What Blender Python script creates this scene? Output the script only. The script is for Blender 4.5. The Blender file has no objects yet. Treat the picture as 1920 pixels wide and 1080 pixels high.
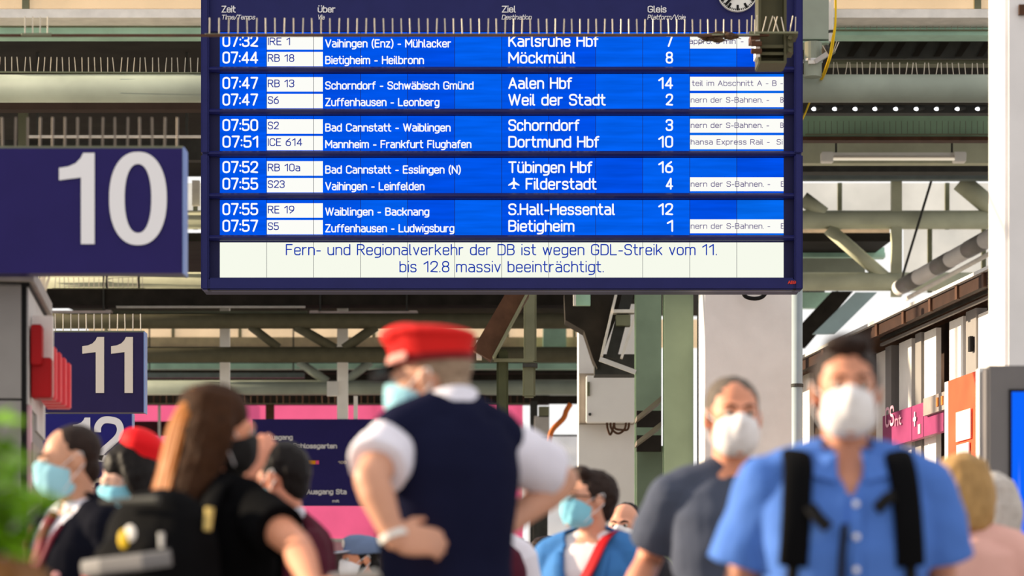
import bpy, bmesh, math, random
from mathutils import Vector, Matrix, noise
random.seed(7)
S = bpy.context.scene
COL = S.collection
PI = math.pi

# ------------------------------------------------------------------ camera, world, sun, exposure
F = 1920 * 100 / 36.0          # focal length in pixels (100 mm on 36 mm)
CH = 0.95                      # camera height
HOR = 1240                     # image row of the horizon
cam = bpy.data.cameras.new('camera')
cam.lens = 100; cam.sensor_width = 36; cam.sensor_fit = 'HORIZONTAL'
cam.shift_y = (HOR - 540) / 1920
cam.clip_end = 500
cam.dof.use_dof = True; cam.dof.focus_distance = 24; cam.dof.aperture_fstop = 2.8
cam.dof.aperture_blades = 9
co = bpy.data.objects.new('camera', cam); COL.objects.link(co)
co.location = (0, 0, CH); co.rotation_euler = (PI / 2, 0, 0)
S.camera = co

w = bpy.data.worlds.new('sky'); S.world = w; w.use_nodes = True
bg = w.node_tree.nodes['Background']
bg.inputs[0].default_value = (1.0, 0.985, 0.965, 1); bg.inputs[1].default_value = 1.05
sun = bpy.data.lights.new('sun', 'SUN'); sun.energy = 10.0; sun.angle = math.radians(1.0); sun.color = (1, 0.82, 0.58)
so = bpy.data.objects.new('sun', sun); COL.objects.link(so)
so.rotation_euler = Vector((0.93, -0.2, -0.27)).to_track_quat('-Z', 'Y').to_euler()
so.location = (-10, 20, 15)
vs = S.view_settings
vs.view_transform = 'Standard'; vs.look = 'None'; vs.gamma = 1; vs.exposure = 0.0
S.cycles.use_denoising = True
S.cycles.max_bounces = 8

# ------------------------------------------------------------------ materials
def lin(c):
    return tuple(((v / 255) / 12.92 if v / 255 <= .04045 else ((v / 255 + .055) / 1.055) ** 2.4) for v in c) + (1,)
MATS = {}
def mat(name, rgb, rough=.6, metal=0, var=.12, scale=6, spec=.12, bump=0, bscale=60, emit=0, stretch=1):
    if name in MATS: return MATS[name]
    m = bpy.data.materials.new(name); m.use_nodes = True; MATS[name] = m
    nt = m.node_tree; b = nt.nodes['Principled BSDF']; c = lin(rgb)
    b.inputs['Roughness'].default_value = rough; b.inputs['Metallic'].default_value = metal
    b.inputs['Specular IOR Level'].default_value = spec
    tc = nt.nodes.new('ShaderNodeTexCoord')
    if var > 0:
        n = nt.nodes.new('ShaderNodeTexNoise'); n.inputs['Scale'].default_value = scale; n.inputs['Detail'].default_value = 5
        r = nt.nodes.new('ShaderNodeValToRGB')
        r.color_ramp.elements[0].position = .3; r.color_ramp.elements[1].position = .7
        r.color_ramp.elements[0].color = tuple(v * (1 - var) for v in c[:3]) + (1,)
        r.color_ramp.elements[1].color = tuple(min(1, v * (1 + var)) for v in c[:3]) + (1,)
        if stretch != 1:
            mp = nt.nodes.new('ShaderNodeMapping'); mp.inputs['Scale'].default_value = (1, 1, stretch)
            nt.links.new(tc.outputs['Object'], mp.inputs[0]); nt.links.new(mp.outputs[0], n.inputs['Vector'])
        else: nt.links.new(tc.outputs['Object'], n.inputs['Vector'])
        nt.links.new(n.outputs['Fac'], r.inputs[0]); nt.links.new(r.outputs[0], b.inputs['Base Color'])
    else:
        b.inputs['Base Color'].default_value = c
    if bump:
        n2 = nt.nodes.new('ShaderNodeTexNoise'); n2.inputs['Scale'].default_value = bscale; n2.inputs['Detail'].default_value = 3
        bp = nt.nodes.new('ShaderNodeBump'); bp.inputs['Strength'].default_value = bump; bp.inputs['Distance'].default_value = .01
        nt.links.new(tc.outputs['Object'], n2.inputs['Vector']); nt.links.new(n2.outputs['Fac'], bp.inputs['Height'])
        nt.links.new(bp.outputs[0], b.inputs['Normal'])
    if emit:
        b.inputs['Emission Color'].default_value = c; b.inputs['Emission Strength'].default_value = emit
    return m
def screen(name, rgb, k=1.0, streak=0):
    """a back-lit display surface: it gives off its own colour"""
    if name in MATS: return MATS[name]
    m = bpy.data.materials.new(name); m.use_nodes = True; MATS[name] = m
    nt = m.node_tree; b = nt.nodes['Principled BSDF']
    b.inputs['Base Color'].default_value = (0, 0, 0, 1); b.inputs['Roughness'].default_value = .5; b.inputs['Specular IOR Level'].default_value = 0
    b.inputs['Emission Color'].default_value = lin(rgb); b.inputs['Emission Strength'].default_value = k
    if streak:
        tc = nt.nodes.new('ShaderNodeTexCoord'); mp = nt.nodes.new('ShaderNodeMapping')
        mp.inputs['Scale'].default_value = (1.2, 1, 14) if streak == 1 else (16, 1, .5)
        n = nt.nodes.new('ShaderNodeTexNoise'); n.inputs['Scale'].default_value = 1.5; n.inputs['Detail'].default_value = 2
        r = nt.nodes.new('ShaderNodeValToRGB')
        c = lin(rgb)
        if streak == 1:
            a, d = tuple(v * .86 for v in c[:3]) + (1,), tuple(min(1, v * 1.1) for v in c[:3]) + (1,)
        else:
            a, d = c, (.45, .6, 1, 1)
        r.color_ramp.elements[0].position = .35 if streak == 1 else .52; r.color_ramp.elements[1].position = .68 if streak == 1 else .75
        r.color_ramp.elements[0].color = a; r.color_ramp.elements[1].color = d
        nt.links.new(tc.outputs['Object'], mp.inputs[0]); nt.links.new(mp.outputs[0], n.inputs['Vector'])
        nt.links.new(n.outputs['Fac'], r.inputs[0]); nt.links.new(r.outputs[0], b.inputs['Emission Color'])
    return m
def glazing(name, rgb, trans=.6):
    if name in MATS: return MATS[name]
    m = bpy.data.materials.new(name); m.use_nodes = True; MATS[name] = m
    nt = m.node_tree; nt.nodes.remove(nt.nodes['Principled BSDF']); out = nt.nodes['Material Output']
    t = nt.nodes.new('ShaderNodeBsdfTransparent'); d = nt.nodes.new('ShaderNodeBsdfTranslucent'); d2 = nt.nodes.new('ShaderNodeBsdfDiffuse')
    n = nt.nodes.new('ShaderNodeTexNoise'); n.inputs['Scale'].default_value = 1.4; n.inputs['Detail'].default_value = 4
    tc = nt.nodes.new('ShaderNodeTexCoord'); r = nt.nodes.new('ShaderNodeValToRGB'); c = lin(rgb)
    r.color_ramp.elements[0].color = tuple(v * .75 for v in c[:3]) + (1,); r.color_ramp.elements[1].color = c
    nt.links.new(tc.outputs['Object'], n.inputs['Vector']); nt.links.new(n.outputs['Fac'], r.inputs[0])
    for x in (t, d, d2): nt.links.new(r.outputs[0], x.inputs['Color'])
    m0 = nt.nodes.new('ShaderNodeMixShader'); m0.inputs[0].default_value = .4
    m1 = nt.nodes.new('ShaderNodeMixShader'); m1.inputs[0].default_value = 1 - trans
    nt.links.new(d.outputs[0], m0.inputs[1]); nt.links.new(d2.outputs[0], m0.inputs[2])
    nt.links.new(t.outputs[0], m1.inputs[1]); nt.links.new(m0.outputs[0], m1.inputs[2]); nt.links.new(m1.outputs[0], out.inputs[0])
    return m

M_GREEN = mat('pale_green_paint', (150, 172, 152), .5, scale=3, var=.16)
M_GREEN2 = mat('mint_green_paint', (182, 222, 202), .5, scale=3, var=.14)
M_OLIVE = mat('olive_grey_paint', (120, 122, 100), .55, scale=3, var=.16)
M_TUBE = mat('grey_green_tube_paint', (152, 160, 148), .45, scale=2, var=.14)
M_OLIVE2 = mat('light_olive_paint', (196, 198, 172), .55, scale=3, var=.12)
M_DARK = mat('near_black_board', (44, 40, 36), .8, scale=4, var=.3)  # near-black tone with random variation
M_DKSTEEL = mat('dark_steel', (66, 66, 64), .6, var=.2)
M_BROWN = mat('dark_brown_metal', (84, 58, 44), .6, var=.25)
M_WHITE = mat('white_paint', (226, 224, 220), .5, var=.06)
M_LEDGE = mat('off_white_ledge', (238, 232, 226), .6, var=.1)
M_PLASTER = mat('pale_plaster', (226, 222, 222), .75, scale=2.5, var=.07, bump=.1, bscale=20)
M_GREY = mat('grey_panel', (140, 136, 134), .5, var=.05)
M_LTGREY = mat('light_grey_panel', (196, 194, 192), .5, var=.05)
M_WIRE = mat('steel_wire', (196, 186, 170), .35, metal=.6, var=.1)
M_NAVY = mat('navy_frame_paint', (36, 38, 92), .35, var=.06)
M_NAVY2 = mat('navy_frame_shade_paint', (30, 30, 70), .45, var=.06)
M_SIGN = mat('navy_sign_panel', (38, 30, 92), .4, var=.05)
M_PINK = mat('pink_banner', (252, 92, 146), .6, var=.08, scale=.4)
M_BLACK = mat('black_rubber', (22, 21, 22), .6, var=.1)
M_CHROME = mat('brushed_metal', (200, 200, 200), .3, metal=.9, var=.05)
M_LET = mat('white_lettering', (232, 230, 234), .5, var=0)
M_LETW = mat('cream_lettering', (214, 202, 190), .5, var=0)
M_YEL = mat('yellow_cable', (226, 186, 30), .5, var=.08)
M_ORANGE = mat('orange_hose', (216, 118, 56), .5, var=.1)
M_RED = mat('red_sign_plastic', (168, 20, 24), .4, var=.06)
M_CORAL = mat('coral_sign_plastic', (236, 84, 92), .4, var=.06)

# ------------------------------------------------------------------ objects
WL = {}
def W(px, py, d):
    """the point of the place seen at picture position (px,py) at distance d"""
    return Vector(((px - 960) * d / F, d, CH + (HOR - py) * d / F))
def GB(px, d):
    """the floor point under picture column px at distance d"""
    return Vector(((px - 960) * d / F, d, 0))
def tag(o, label=None, cat=None, group=None, kind=None):
    if label: o['label'] = label
    if cat: o['category'] = cat
    if group: o['group'] = group
    if kind: o['kind'] = kind
    return o
def T(name, label, cat, loc, group=None, kind=None):
    o = bpy.data.objects.new(name, None); COL.objects.link(o); o.empty_display_size = .1
    o.location = loc; WL[o.name] = Vector(loc)
    return tag(o, label, cat, group, kind)
def link_mesh(name, me, parent=None, m=None, smooth=False, origin=None):
    """link a mesh given in world coordinates as one object under parent"""
    if m is not None:
        for x in (m if isinstance(m, (list, tuple)) else [m]): me.materials.append(x)
    n = len(me.vertices)
    lo = [min(v.co[i] for v in me.vertices) for i in range(3)]; hi = [max(v.co[i] for v in me.vertices) for i in range(3)]
    c = Vector(((lo[0] + hi[0]) / 2, (lo[1] + hi[1]) / 2, lo[2])) if origin is None else Vector(origin)
    me.transform(Matrix.Translation(-c))
    if smooth: me.polygons.foreach_set('use_smooth', [True] * len(me.polygons))
    o = bpy.data.objects.new(name, me); COL.objects.link(o)
    WL[o.name] = c.copy()
    if parent is not None:
        o.parent = parent; o.location = c - WL[parent.name]
    else:
        o.location = c
    return o
class MB:
    """collects shapes in world coordinates for one mesh"""
    def __init__(s): s.v = []; s.f = []; s.mi = []
    def add(s, vs, fs, mi=0):
        k = len(s.v); s.v += [tuple(x) for x in vs]; s.f += [tuple(i + k for i in f) for f in fs]; s.mi += [mi] * len(fs); return s
    def box(s, x0, x1, y0, y1, z0, z1, mi=0):
        return s.add([(x, y, z) for z in (z0, z1) for y in (y0, y1) for x in (x0, x1)],
                     [(0, 2, 3, 1), (4, 5, 7, 6), (0, 1, 5, 4), (2, 6, 7, 3), (0, 4, 6, 2), (1, 3, 7, 5)], mi)
    def bar(s, a, b, wd, ht, up=(0, 0, 1), mi=0):
        a, b = Vector(a), Vector(b); t = (b - a).normalized(); u = t.cross(Vector(up))
        if u.length < 1e-4: u = t.cross(Vector((0, 1, 0)))
        u.normalize(); v = u.cross(t).normalized(); u = u * wd / 2; v = v * ht / 2
        return s.add([p + i * u + j * v for p in (a, b) for i, j in ((-1, -1), (1, -1), (1, 1), (-1, 1))],
                     [(0, 1, 2, 3), (7, 6, 5, 4), (0, 4, 5, 1), (1, 5, 6, 2), (2, 6, 7, 3), (3, 7, 4, 0)], mi)
    def tube(s, path, r, n=12, mi=0, cap='flat', side=None):
        v, f = tube(path, r, n, cap, side); return s.add(v, f, mi)
    def ell(s, c, r, n=16, R=None, p=2.0, mi=0):
        v, f = ell(c, r, n, R, p); return s.add(v, f, mi)
    def prism(s, pts, y0, y1, mi=0):
        """outline pts (x,z) extruded along y"""
        n = len(pts)
        return s.add([(x, y0, z) for x, z in pts] + [(x, y1, z) for x, z in pts],
                     [tuple(range(n)), tuple(range(2 * n - 1, n - 1, -1))] + [(i, n + i, n + (i + 1) % n, (i + 1) % n) for i in range(n)], mi)
    def mesh(s, name):
        me = bpy.data.meshes.new(name); me.from_pydata(s.v, [], s.f); me.validate()
        if any(s.mi) and len(s.mi) == len(me.polygons): me.polygons.foreach_set('material_index', s.mi)
        bm = bmesh.new(); bm.from_mesh(me); bmesh.ops.recalc_face_normals(bm, faces=bm.faces); bm.to_mesh(me); bm.free()
        me.update(); return me
    def obj(s, name, m, parent=None, smooth=False, bevel=0):
        me = s.mesh(name)
        if bevel:
            bm = bmesh.new(); bm.from_mesh(me)
            bmesh.ops.bevel(bm, geom=bm.edges[:], offset=bevel, segments=2, affect='EDGES', clamp_overlap=True)
            bm.to_mesh(me); bm.free()
        return link_mesh(name, me, parent, m, smooth)
def tube(path, rad, n=12, cap='flat', side=None):
    P = [Vector(p) for p in path]; k = len(P)
    R = [r if isinstance(r, (tuple, list)) else (r, r) for r in (rad if isinstance(rad, (list, tuple)) and len(rad) == k else [rad] * k)]
    tang = [(P[min(i + 1, k - 1)] - P[max(i - 1, 0)]).normalized() for i in range(k)]
    if side is None: side = Vector((1, 0, 0)) if abs(tang[0].x) < .8 else Vector((0, 0, 1))
    u = Vector(side); U = []
    for t in tang:
        u = (u - t * u.dot(t))
        if u.length < 1e-5: u = t.orthogonal()
        u.normalize(); U.append(u.copy())
    rings = []
    def ring(c, t, u, ra, rb):
        v = t.cross(u); rings.append([c + u * (ra * math.cos(2 * PI * j / n)) + v * (rb * math.sin(2 * PI * j / n)) for j in range(n)])
    if cap == 'round':
        m = (R[0][0] + R[0][1]) / 2
        for a in (80, 55, 28): ring(P[0] - tang[0] * m * math.sin(math.radians(a)), tang[0], U[0], R[0][0] * math.cos(math.radians(a)), R[0][1] * math.cos(math.radians(a)))
    for i in range(k): ring(P[i], tang[i], U[i], *R[i])
    if cap == 'round':
        m = (R[-1][0] + R[-1][1]) / 2
        for a in (28, 55, 80): ring(P[-1] + tang[-1] * m * math.sin(math.radians(a)), tang[-1], U[-1], R[-1][0] * math.cos(math.radians(a)), R[-1][1] * math.cos(math.radians(a)))
    v = [p for r in rings for p in r]; q = len(rings)
    f = [(i * n + j, i * n + (j + 1) % n, (i + 1) * n + (j + 1) % n, (i + 1) * n + j) for i in range(q - 1) for j in range(n)]
    f += [tuple(range(n - 1, -1, -1)), tuple(range((q - 1) * n, q * n))]
    return v, f
def ell(c, r, n=16, R=None, p=2.0):
    c = Vector(c); v = []; h = n // 2; e = 2 / p
    sg = lambda t: (abs(t) ** e) * (1 if t >= 0 else -1)
    for i in range(h + 1):
        a = -PI / 2 + PI * (i + (.02 if i == 0 else -.02 if i == h else 0)) / h
        for j in range(n):
            b = 2 * PI * j / n
            q = Vector((r[0] * sg(math.cos(a)) * sg(math.cos(b)), r[1] * sg(math.cos(a)) * sg(math.sin(b)), r[2] * sg(math.sin(a))))
            v.append(c + (R @ q if R is not None else q))
    f = [(i * n + j, i * n + (j + 1) % n, (i + 1) * n + (j + 1) % n, (i + 1) * n + j) for i in range(h) for j in range(n)]
    f += [tuple(range(n - 1, -1, -1)), tuple(range(h * n, (h + 1) * n))]
    return v, f
def smoothpath(P, sub=6):
    P = [Vector(p) for p in P]; out = []
    for i in range(len(P) - 1):
        a, b, c, d = P[max(i - 1, 0)], P[i], P[i + 1], P[min(i + 2, len(P) - 1)]
        for k in range(sub):
            t = k / sub
            out.append(.5 * ((2 * b) + (c - a) * t + (2 * a - 5 * b + 4 * c - d) * t * t + (3 * b - a - 3 * c + d) * t ** 3))
    out.append(P[-1]); return out
def pxbox(name, x0, x1, y0, y1, d, depth, m, parent=None, bevel=0):
    a = W(x0, y1, d); b = W(x1, y0, d)
    return MB().box(a.x, b.x, d, d + depth, a.z, b.z).obj(name, m, parent, bevel=bevel)

# ------------------------------------------------------------------ stroke lettering
# every glyph: width | strokes of x,y points (cap height 1); corners are rounded unless the point ends with '
G = {
'0': '.5|0,0 .5,0 .5,1 0,1 z', '1': ".34|0,.76' .3,1' .3,0", '2': ".5|0,.74 0,1 .5,1 .5,.58 0,.04' .5,.0'",
'3': ".5|.0,.8 0,1 .5,1 .5,.53 .18,.53;.2,.53 .5,.53 .5,0 0,0 0,.2", '4': ".54|.4,0 .4,1' 0,.26' .54,.26",
'5': ".5|.46,1 .03,1' .03,.55' .5,.62 .5,0 0,0 0,.18", '6': ".5|.42,1 .0,.62 0,0 .5,0 .5,.6 .03,.6", '7': ".5|0,1 .5,1' .18,0",
'8': '.5|.02,.53 .48,.53 .48,1 .02,1 z;0,0 .5,0 .5,.53 0,.53 z', '9': ".5|.08,0 .5,.38 .5,1 0,1 0,.4 .47,.4",
':': ".0|0,.13 0,.16;0,.62 0,.65", '.': '.0|0,0 0,.03', '-': '.28|0,.38 .28,.38', '/': ".3|-.02,-.08 .34,1.04", '(': '.16|.16,1.08 0,.8 0,.1 .16,-.18', ')': '.16|0,1.08 .16,.8 .16,.1 0,-.18',
'A': ".6|0,0 .3,1' .6,0;.09,.32 .51,.32", 'B': ".52|0,.53' .5,.53 .5,1 0,1' 0,0' .52,0 .52,.53 .3,.53", 'C': '.54|.54,.76 .54,1 0,1 0,0 .54,0 .54,.24',
'D': ".56|.0,0' .0,1' .56,1 .56,0 0,0' 0,.1", 'E': ".46|.46,1 0,1' 0,0' .46,0;0,.53 .4,.53", 'F': ".46|.46,1 0,1' 0,0;0,.52 .4,.52", 'G': ".56|.56,.78 .56,1 0,1 0,0 .56,0 .56,.46' .32,.46",
'H': '.56|0,0 0,1;.56,0 .56,1;0,.53 .56,.53', 'I': '.0|0,0 0,1', 'K': ".54|0,0 0,1;.52,1 .0,.42;.2,.6 .54,0", 'L': ".46|0,1 0,0' .46,0", 'M': ".7|0,0 0,1' .35,.3' .7,1' .7,0", 'N': ".56|0,0 0,1' .56,0' .56,1",
'P': ".52|0,0 0,1' .52,1 .52,.46 0,.46", 'R': ".54|0,0 0,1' .52,1 .52,.5 0,.5;.26,.5 .54,0", 'S': ".52|.52,.78 .52,1 0,1 0,.54 .52,.5 .52,0 0,0 0,.2", 'T': ".56|0,1 .56,1;.28,1 .28,0",
'U': '.54|0,1 0,0 .54,0 .54,1', 'Ü': '.54|0,.72 0,0 .54,0 .54,.72;.1,1.05 .1,1.06;.44,1.05 .44,1.06', 'V': ".58|0,1 .29,0' .58,1", 'W': ".86|0,1 .22,0' .43,1' .64,0' .86,1", 'Z': ".52|0,1 .52,1' 0,0' .52,0",
'a': '.44|.04,.72 .44,.72 .44,0;.44,.42 0,.42 0,0 .44,0 .44,.2', 'ä': '.44|.04,.72 .44,.72 .44,0;.44,.42 0,.42 0,0 .44,0 .44,.2;.1,.95 .1,.98;.36,.95 .36,.98', 'b': ".45|0,1 0,0;0,.2 0,.72 .45,.72 .45,0 0,0 0,.3",
'c': '.4|.4,.56 .4,.72 0,.72 0,0 .4,0 .4,.16', 'd': '.45|.45,1 .45,0;.45,.2 .45,.72 0,.72 0,0 .45,0 .45,.3', 'e': ".44|0,.37' .44,.37' .44,.72 0,.72 0,0 .42,0 .42,.12",
'f': '.28|.08,0 .08,1 .3,1;-.04,.7 .26,.7', 'g': '.45|.45,.72 .45,-.26 .03,-.26;.45,.3 .45,.72 0,.72 0,0.02 .45,.02 .45,.3', 'h': '.44|0,1 0,0;0,.4 0,.72 .44,.72 .44,0', 'i': '.0|0,.7 0,0;0,1.0 0,1.01',
'k': ".42|0,1 0,0;.4,.72 0,.28;.16,.42 .42,0", 'l': '.1|0,1 0,0 .1,0', 'm': '.74|0,.72 0,0;0,.4 0,.72 .37,.72 .37,0;.37,.4 .37,.72 .74,.72 .74,0', 'n': '.44|0,.72 0,0;0,.4 0,.72 .44,.72 .44,0', 'o': '.46|0,0 .46,0 .46,.72 0,.72 z',
'ö': '.46|0,0 .46,0 .46,.72 0,.72 z;.1,.95 .1,.98;.36,.95 .36,.98', 'p': '.45|0,.72 0,-.26;0,.3 0,.72 .45,.72 .45,0 0,0 0,.3', 'r': '.28|0,.72 0,0;0,.4 0,.72 .28,.7', 's': '.4|.38,.6 .38,.72 0,.72 0,.39 .4,.36 .4,0 0,0 0,.12',
't': '.28|.08,1 .08,0 .3,0;-.04,.7 .27,.7', 'u': '.44|0,.72 0,0 .44,0 .44,.3;.44,.72 .44,0', 'ü': '.44|0,.72 0,0 .44,0 .44,.3;.44,.72 .44,0;.08,.95 .08,.98;.36,.95 .36,.98', 'v': ".42|0,.72 .21,0' .42,.72", 'w': ".66|0,.72 .16,0' .33,.7' .5,0' .66,.72",
'x': '.4|0,.72 .4,0;0,0 .4,.72', 'z': ".4|0,.72 .4,.72' 0,0' .4,0", '+': '.4|0,.4 .4,.4;.2,.2 .2,.6', ' ': '.26|',
}
def fillet(pts, closed, rr):
    n = len(pts); out = []
    for i, (x, y, sh) in enumerate(pts):
        if not closed and i in (0, n - 1) or sh: out.append((x, y)); continue
        a = Vector(pts[(i - 1) % n][:2]); b = Vector((x, y)); c = Vector(pts[(i + 1) % n][:2])
        la, lc = (a - b).length, (c - b).length
        ka = .5 if closed or i - 1 > 0 else .95
        kc = .5 if closed or i + 1 < n - 1 else .95
        if pts[(i - 1) % n][2]: ka = .95
        if pts[(i + 1) % n][2]: kc = .95
        r = min(rr, la * ka, lc * kc)
        p, q = b + (a - b).normalized() * r, b + (c - b).normalized() * r
        for k in range(6):
            t = k / 5; z = p * (1 - t) ** 2 + b * 2 * t * (1 - t) + q * t * t
            z = z * .75 + (p * (1 - t) ** 2 + (b * .9 + (p + q) * .05) * 2 * t * (1 - t) + q * t * t) * .25
            out.append((z.x, z.y))
    return out
def text_strokes(t):
    x = 0; res = []
    for ch in t:
        wd, _, body = G[ch].partition('|'); wd = float(wd)
        for stroke in body.split(';'):
            if not stroke.strip(): continue
            tok = stroke.split(); closed = tok[-1] == 'z'
            if closed: tok = tok[:-1]
            pts = []
            for k in tok:
                sh = k.endswith("'"); a, b = k.rstrip("'").split(','); pts.append((float(a), float(b), sh))
            res.append(([(px + x, py) for px, py in fillet(pts, closed, .26)], closed))
        x += wd + (.2 if ch != ' ' else .16)
    return res, x - .2
def lettering(name, t, origin, ux, uz, x0, x1, y0, cap, th, depth, m, parent, shear=0):
    """flat letters t on a vertical panel: x0..x1 and the baseline y0 in metres along ux / uz from origin, cap height cap, stroke th"""
    st, wd = text_strokes(t); mb = MB(); h = th / 2
    xs = [p[0] for s_, c in st for p in s_]; a0, a1 = min(xs), max(xs)
    sx = (x1 - x0 - th) / max(a1 - a0, 1e-3) if x1 is not None else (cap - th)
    sy = cap - th; o = Vector(origin); ux = Vector(ux); uz = Vector(uz); nrm = ux.cross(uz).normalized()
    k = [0]
    def P(p):
        return o + ux * p[0] + uz * p[1] + nrm * (depth + (k[0] % 7) * 5e-5)
    for pts, closed in st:
        q = [(x0 + h + (x - a0) * sx + shear * y * sy, y0 + h + y * sy) for x, y in pts]
        if closed: q = q + q[:1]
        q = [q[0]] + [q[i] for i in range(1, len(q)) if math.dist(q[i], q[i - 1]) > 1e-6]
        if not m.name.startswith('lcd'):     # raised plastic letters: rounded solid strokes
            pt = [o + ux * x + uz * y + nrm * depth for x, y in q]
            if len(pt) == 1: pt = pt + [pt[0] + uz * h * .2]
            runs = [[pt[0]]]
            for i in range(1, len(pt)):
                runs[-1].append(pt[i])
                if i < len(pt) - 1 and (pt[i] - pt[i - 1]).angle(pt[i + 1] - pt[i], 0) > .8: runs.append([pt[i]])
            for ru in runs:
                if not (closed and len(runs) == 1):
                    e0 = (ru[1] - ru[0]).normalized() * h * .4; e1 = (ru[-1] - ru[-2]).normalized() * h * .4
                    ru[0] = ru[0] - e0; ru[-1] = ru[-1] + e1
                mb.tube(ru, [(.003, h)] * len(ru), 8, 0, 'round', nrm)
            continue
        for i in range(len(q) - 1):
            k[0] += 1
            d = Vector(q[i + 1]) - Vector(q[i]); L = d.length
            if L < 1e-7: continue
            nx = Vector((-d.y, d.x)) / L * h
            a, b = Vector(q[i]), Vector(q[i + 1])
            mb.add([P(a + nx), P(b + nx), P(b - nx), P(a - nx)], [(3, 2, 1, 0)])
        for i, p in enumerate(q):
            k[0] += 1; c = Vector(p)
            mb.add([P(c + Vector((math.cos(j * PI / 4), math.sin(j * PI / 4))) * h) for j in range(8)], [tuple(range(8))])
    me = bpy.data.meshes.new(name); me.from_pydata(mb.v, [], mb.f)
    return link_mesh(name, me, parent, m)

# ------------------------------------------------------------------ setting: floor and sawtooth roof
def setting(o, cat=None): o['kind'] = 'structure'; return o
M_FLOOR = mat('concourse_stone', (150, 146, 140), .5, scale=1.2, var=.12)
setting(MB().box(-30, 30, -6, 80, -.2, 0).obj('floor', M_FLOOR))
M_SOFFIT = mat('dark_soffit', (40, 37, 33), .85, scale=2, var=.3)  # very dark tone, varied at random
BAYS = [(30.9, 45.6, 7.9, 8.72), (46.6, 63.2, 7.83, 8.62)]
for i, (a, b, za, zb) in enumerate(BAYS):
    x0, x1 = (-9.5, 11)
    if i == 0: x1 = 8.4
    if i >= 1: x1 = 6.2
    mb = MB()
    mb.add([(x, y, z + dz) for dz in (0, .14) for x, y, z in ((x0, a, za), (x1, a, za), (x1, b, zb), (x0, b, zb))],
           [(0, 1, 2, 3), (7, 6, 5, 4), (0, 4, 5, 1), (1, 5, 6, 2), (2, 6, 7, 3), (3, 7, 4, 0)])
    setting(mb.obj('ceiling_%d' % (i + 1), M_SOFFIT))
M_GLAZ = mat('x', (1, 1, 1)) if False else glazing('dusty_cream_glazing', (255, 240, 218), .75)
M_GLAZW = glazing('milky_white_glazing', (255, 252, 246), .92)
def clerestory(n, d, x0, x1, z0, z1, step, m, off=0):
    g = MB().box(x0, x1, d, d + .02, z0, z1).obj('window_%d' % n, m); setting(g)
    x = x0 + off
    while x < x1:
        MB().box(x - .035, x + .035, d - .04, d + .03, z0, z1).obj('window_frame', M_OLIVE, g); x += step
clerestory(1, 30.2, -9.5, 11, 7.86, 9.0, 2.02, M_GLAZ, .3)
clerestory(2, 46.1, -9.5, 11, 7.95, 8.7, .87, M_GLAZW, .02)
clerestory(4, 45.9, 6.32, 11, 6.9, 7.94, .87, M_GLAZW, .42)
clerestory(3, 63.8, -9.5, 6.2, 7.98, 8.62, 1.5, M_GLAZ, .4)

# ------------------------------------------------------------------ departure board
BD = 24.0
B = lambda x, y: W(x, y, BD)
bx = lambda x: (x - 960) * BD / F
bz = lambda y: CH + (HOR - y) * BD / F
ps = BD / F
board = T('departure_board', 'large navy departure board with blue and white display rows of train times', 'departure board', (bx(940), BD, bz(553)))
M_LCDS = [screen('lcd_blue_%d' % i, c, 1, 1) for i, c in enumerate(((0, 86, 236), (2, 96, 240), (0, 80, 232), (4, 104, 236)))]
M_LW = screen('lcd_white', (253, 253, 247), 1.0)
M_LMSG = screen('lcd_cream', (247, 250, 236), 1.0)
M_TXTW = screen('lcd_white_character', (252, 253, 255), 1.0)
M_TXTB = screen('lcd_blue_character', (22, 44, 150), 1.0)
M_TXTB2 = screen('lcd_message_character', (14, 52, 172), 1.0)
M_TXTG = screen('lcd_violet_grey_character', (108, 98, 138), 1.0)
M_SEAM = mat('module_seam', (24, 30, 66), .7, var=0)
# body and frame
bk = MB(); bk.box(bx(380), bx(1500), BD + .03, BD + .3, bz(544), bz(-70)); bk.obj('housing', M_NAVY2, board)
pxbox('header_panel', 391, 1490, -70, 59.5, BD - .02, .06, M_NAVY, board, .004)
for (x0, x1, nm) in ((376.5, 391, 'side_rail'), (1490, 1505.5, 'side_rail')):
    for y0, y1 in ((-70, 287.5), (288.6, 543)):
        pxbox(nm, x0, x1, y0, y1, BD - .1, .16, M_NAVY, board, .012)
for y0, y1 in ((520.5, 543),):
    pxbox('bottom_rail', 391, 1490, y0, y1, BD - .1, .16, M_NAVY, board, .012)
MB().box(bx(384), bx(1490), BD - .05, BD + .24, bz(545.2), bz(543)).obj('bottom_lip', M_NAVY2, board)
MB().prism([(bx(391), bz(543.6)), (bx(1503), bz(543.6)), (bx(1500), bz(546)), (bx(391), bz(546))], BD - .085, BD - .04).obj('drip_edge', M_BLACK, board)
for x0, x1 in ((391, 412), (1469.5, 1490)):
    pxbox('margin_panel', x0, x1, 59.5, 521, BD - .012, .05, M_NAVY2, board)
cells = [412 + 88.12 * i for i in range(13)]
rows = [60.3 + 78.82 * i for i in range(5)]
for i in range(5):
    t = rows[i]; y0, y1 = t + 66, t + 77.5
    a, b = bz(y1), bz(y0); x0, x1 = bx(388), bx(1491)
    h = b - a; mb = MB()
    pr = [(BD + .02, a), (BD - .05, a + h * .08), (BD - .075, a + h * .35), (BD - .075, a + h * .6), (BD - .05, a + h * .92), (BD + .02, b)]
    mb.add([(x0, y, z) for y, z in pr] + [(x1, y, z) for y, z in pr], [tuple(range(6)), tuple(range(11, 5, -1))] + [(k, (k + 1) % 6, 6 + (k + 1) % 6, 6 + k) for k in range(6)])
    mb.obj('row_divider', M_NAVY, board)
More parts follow.
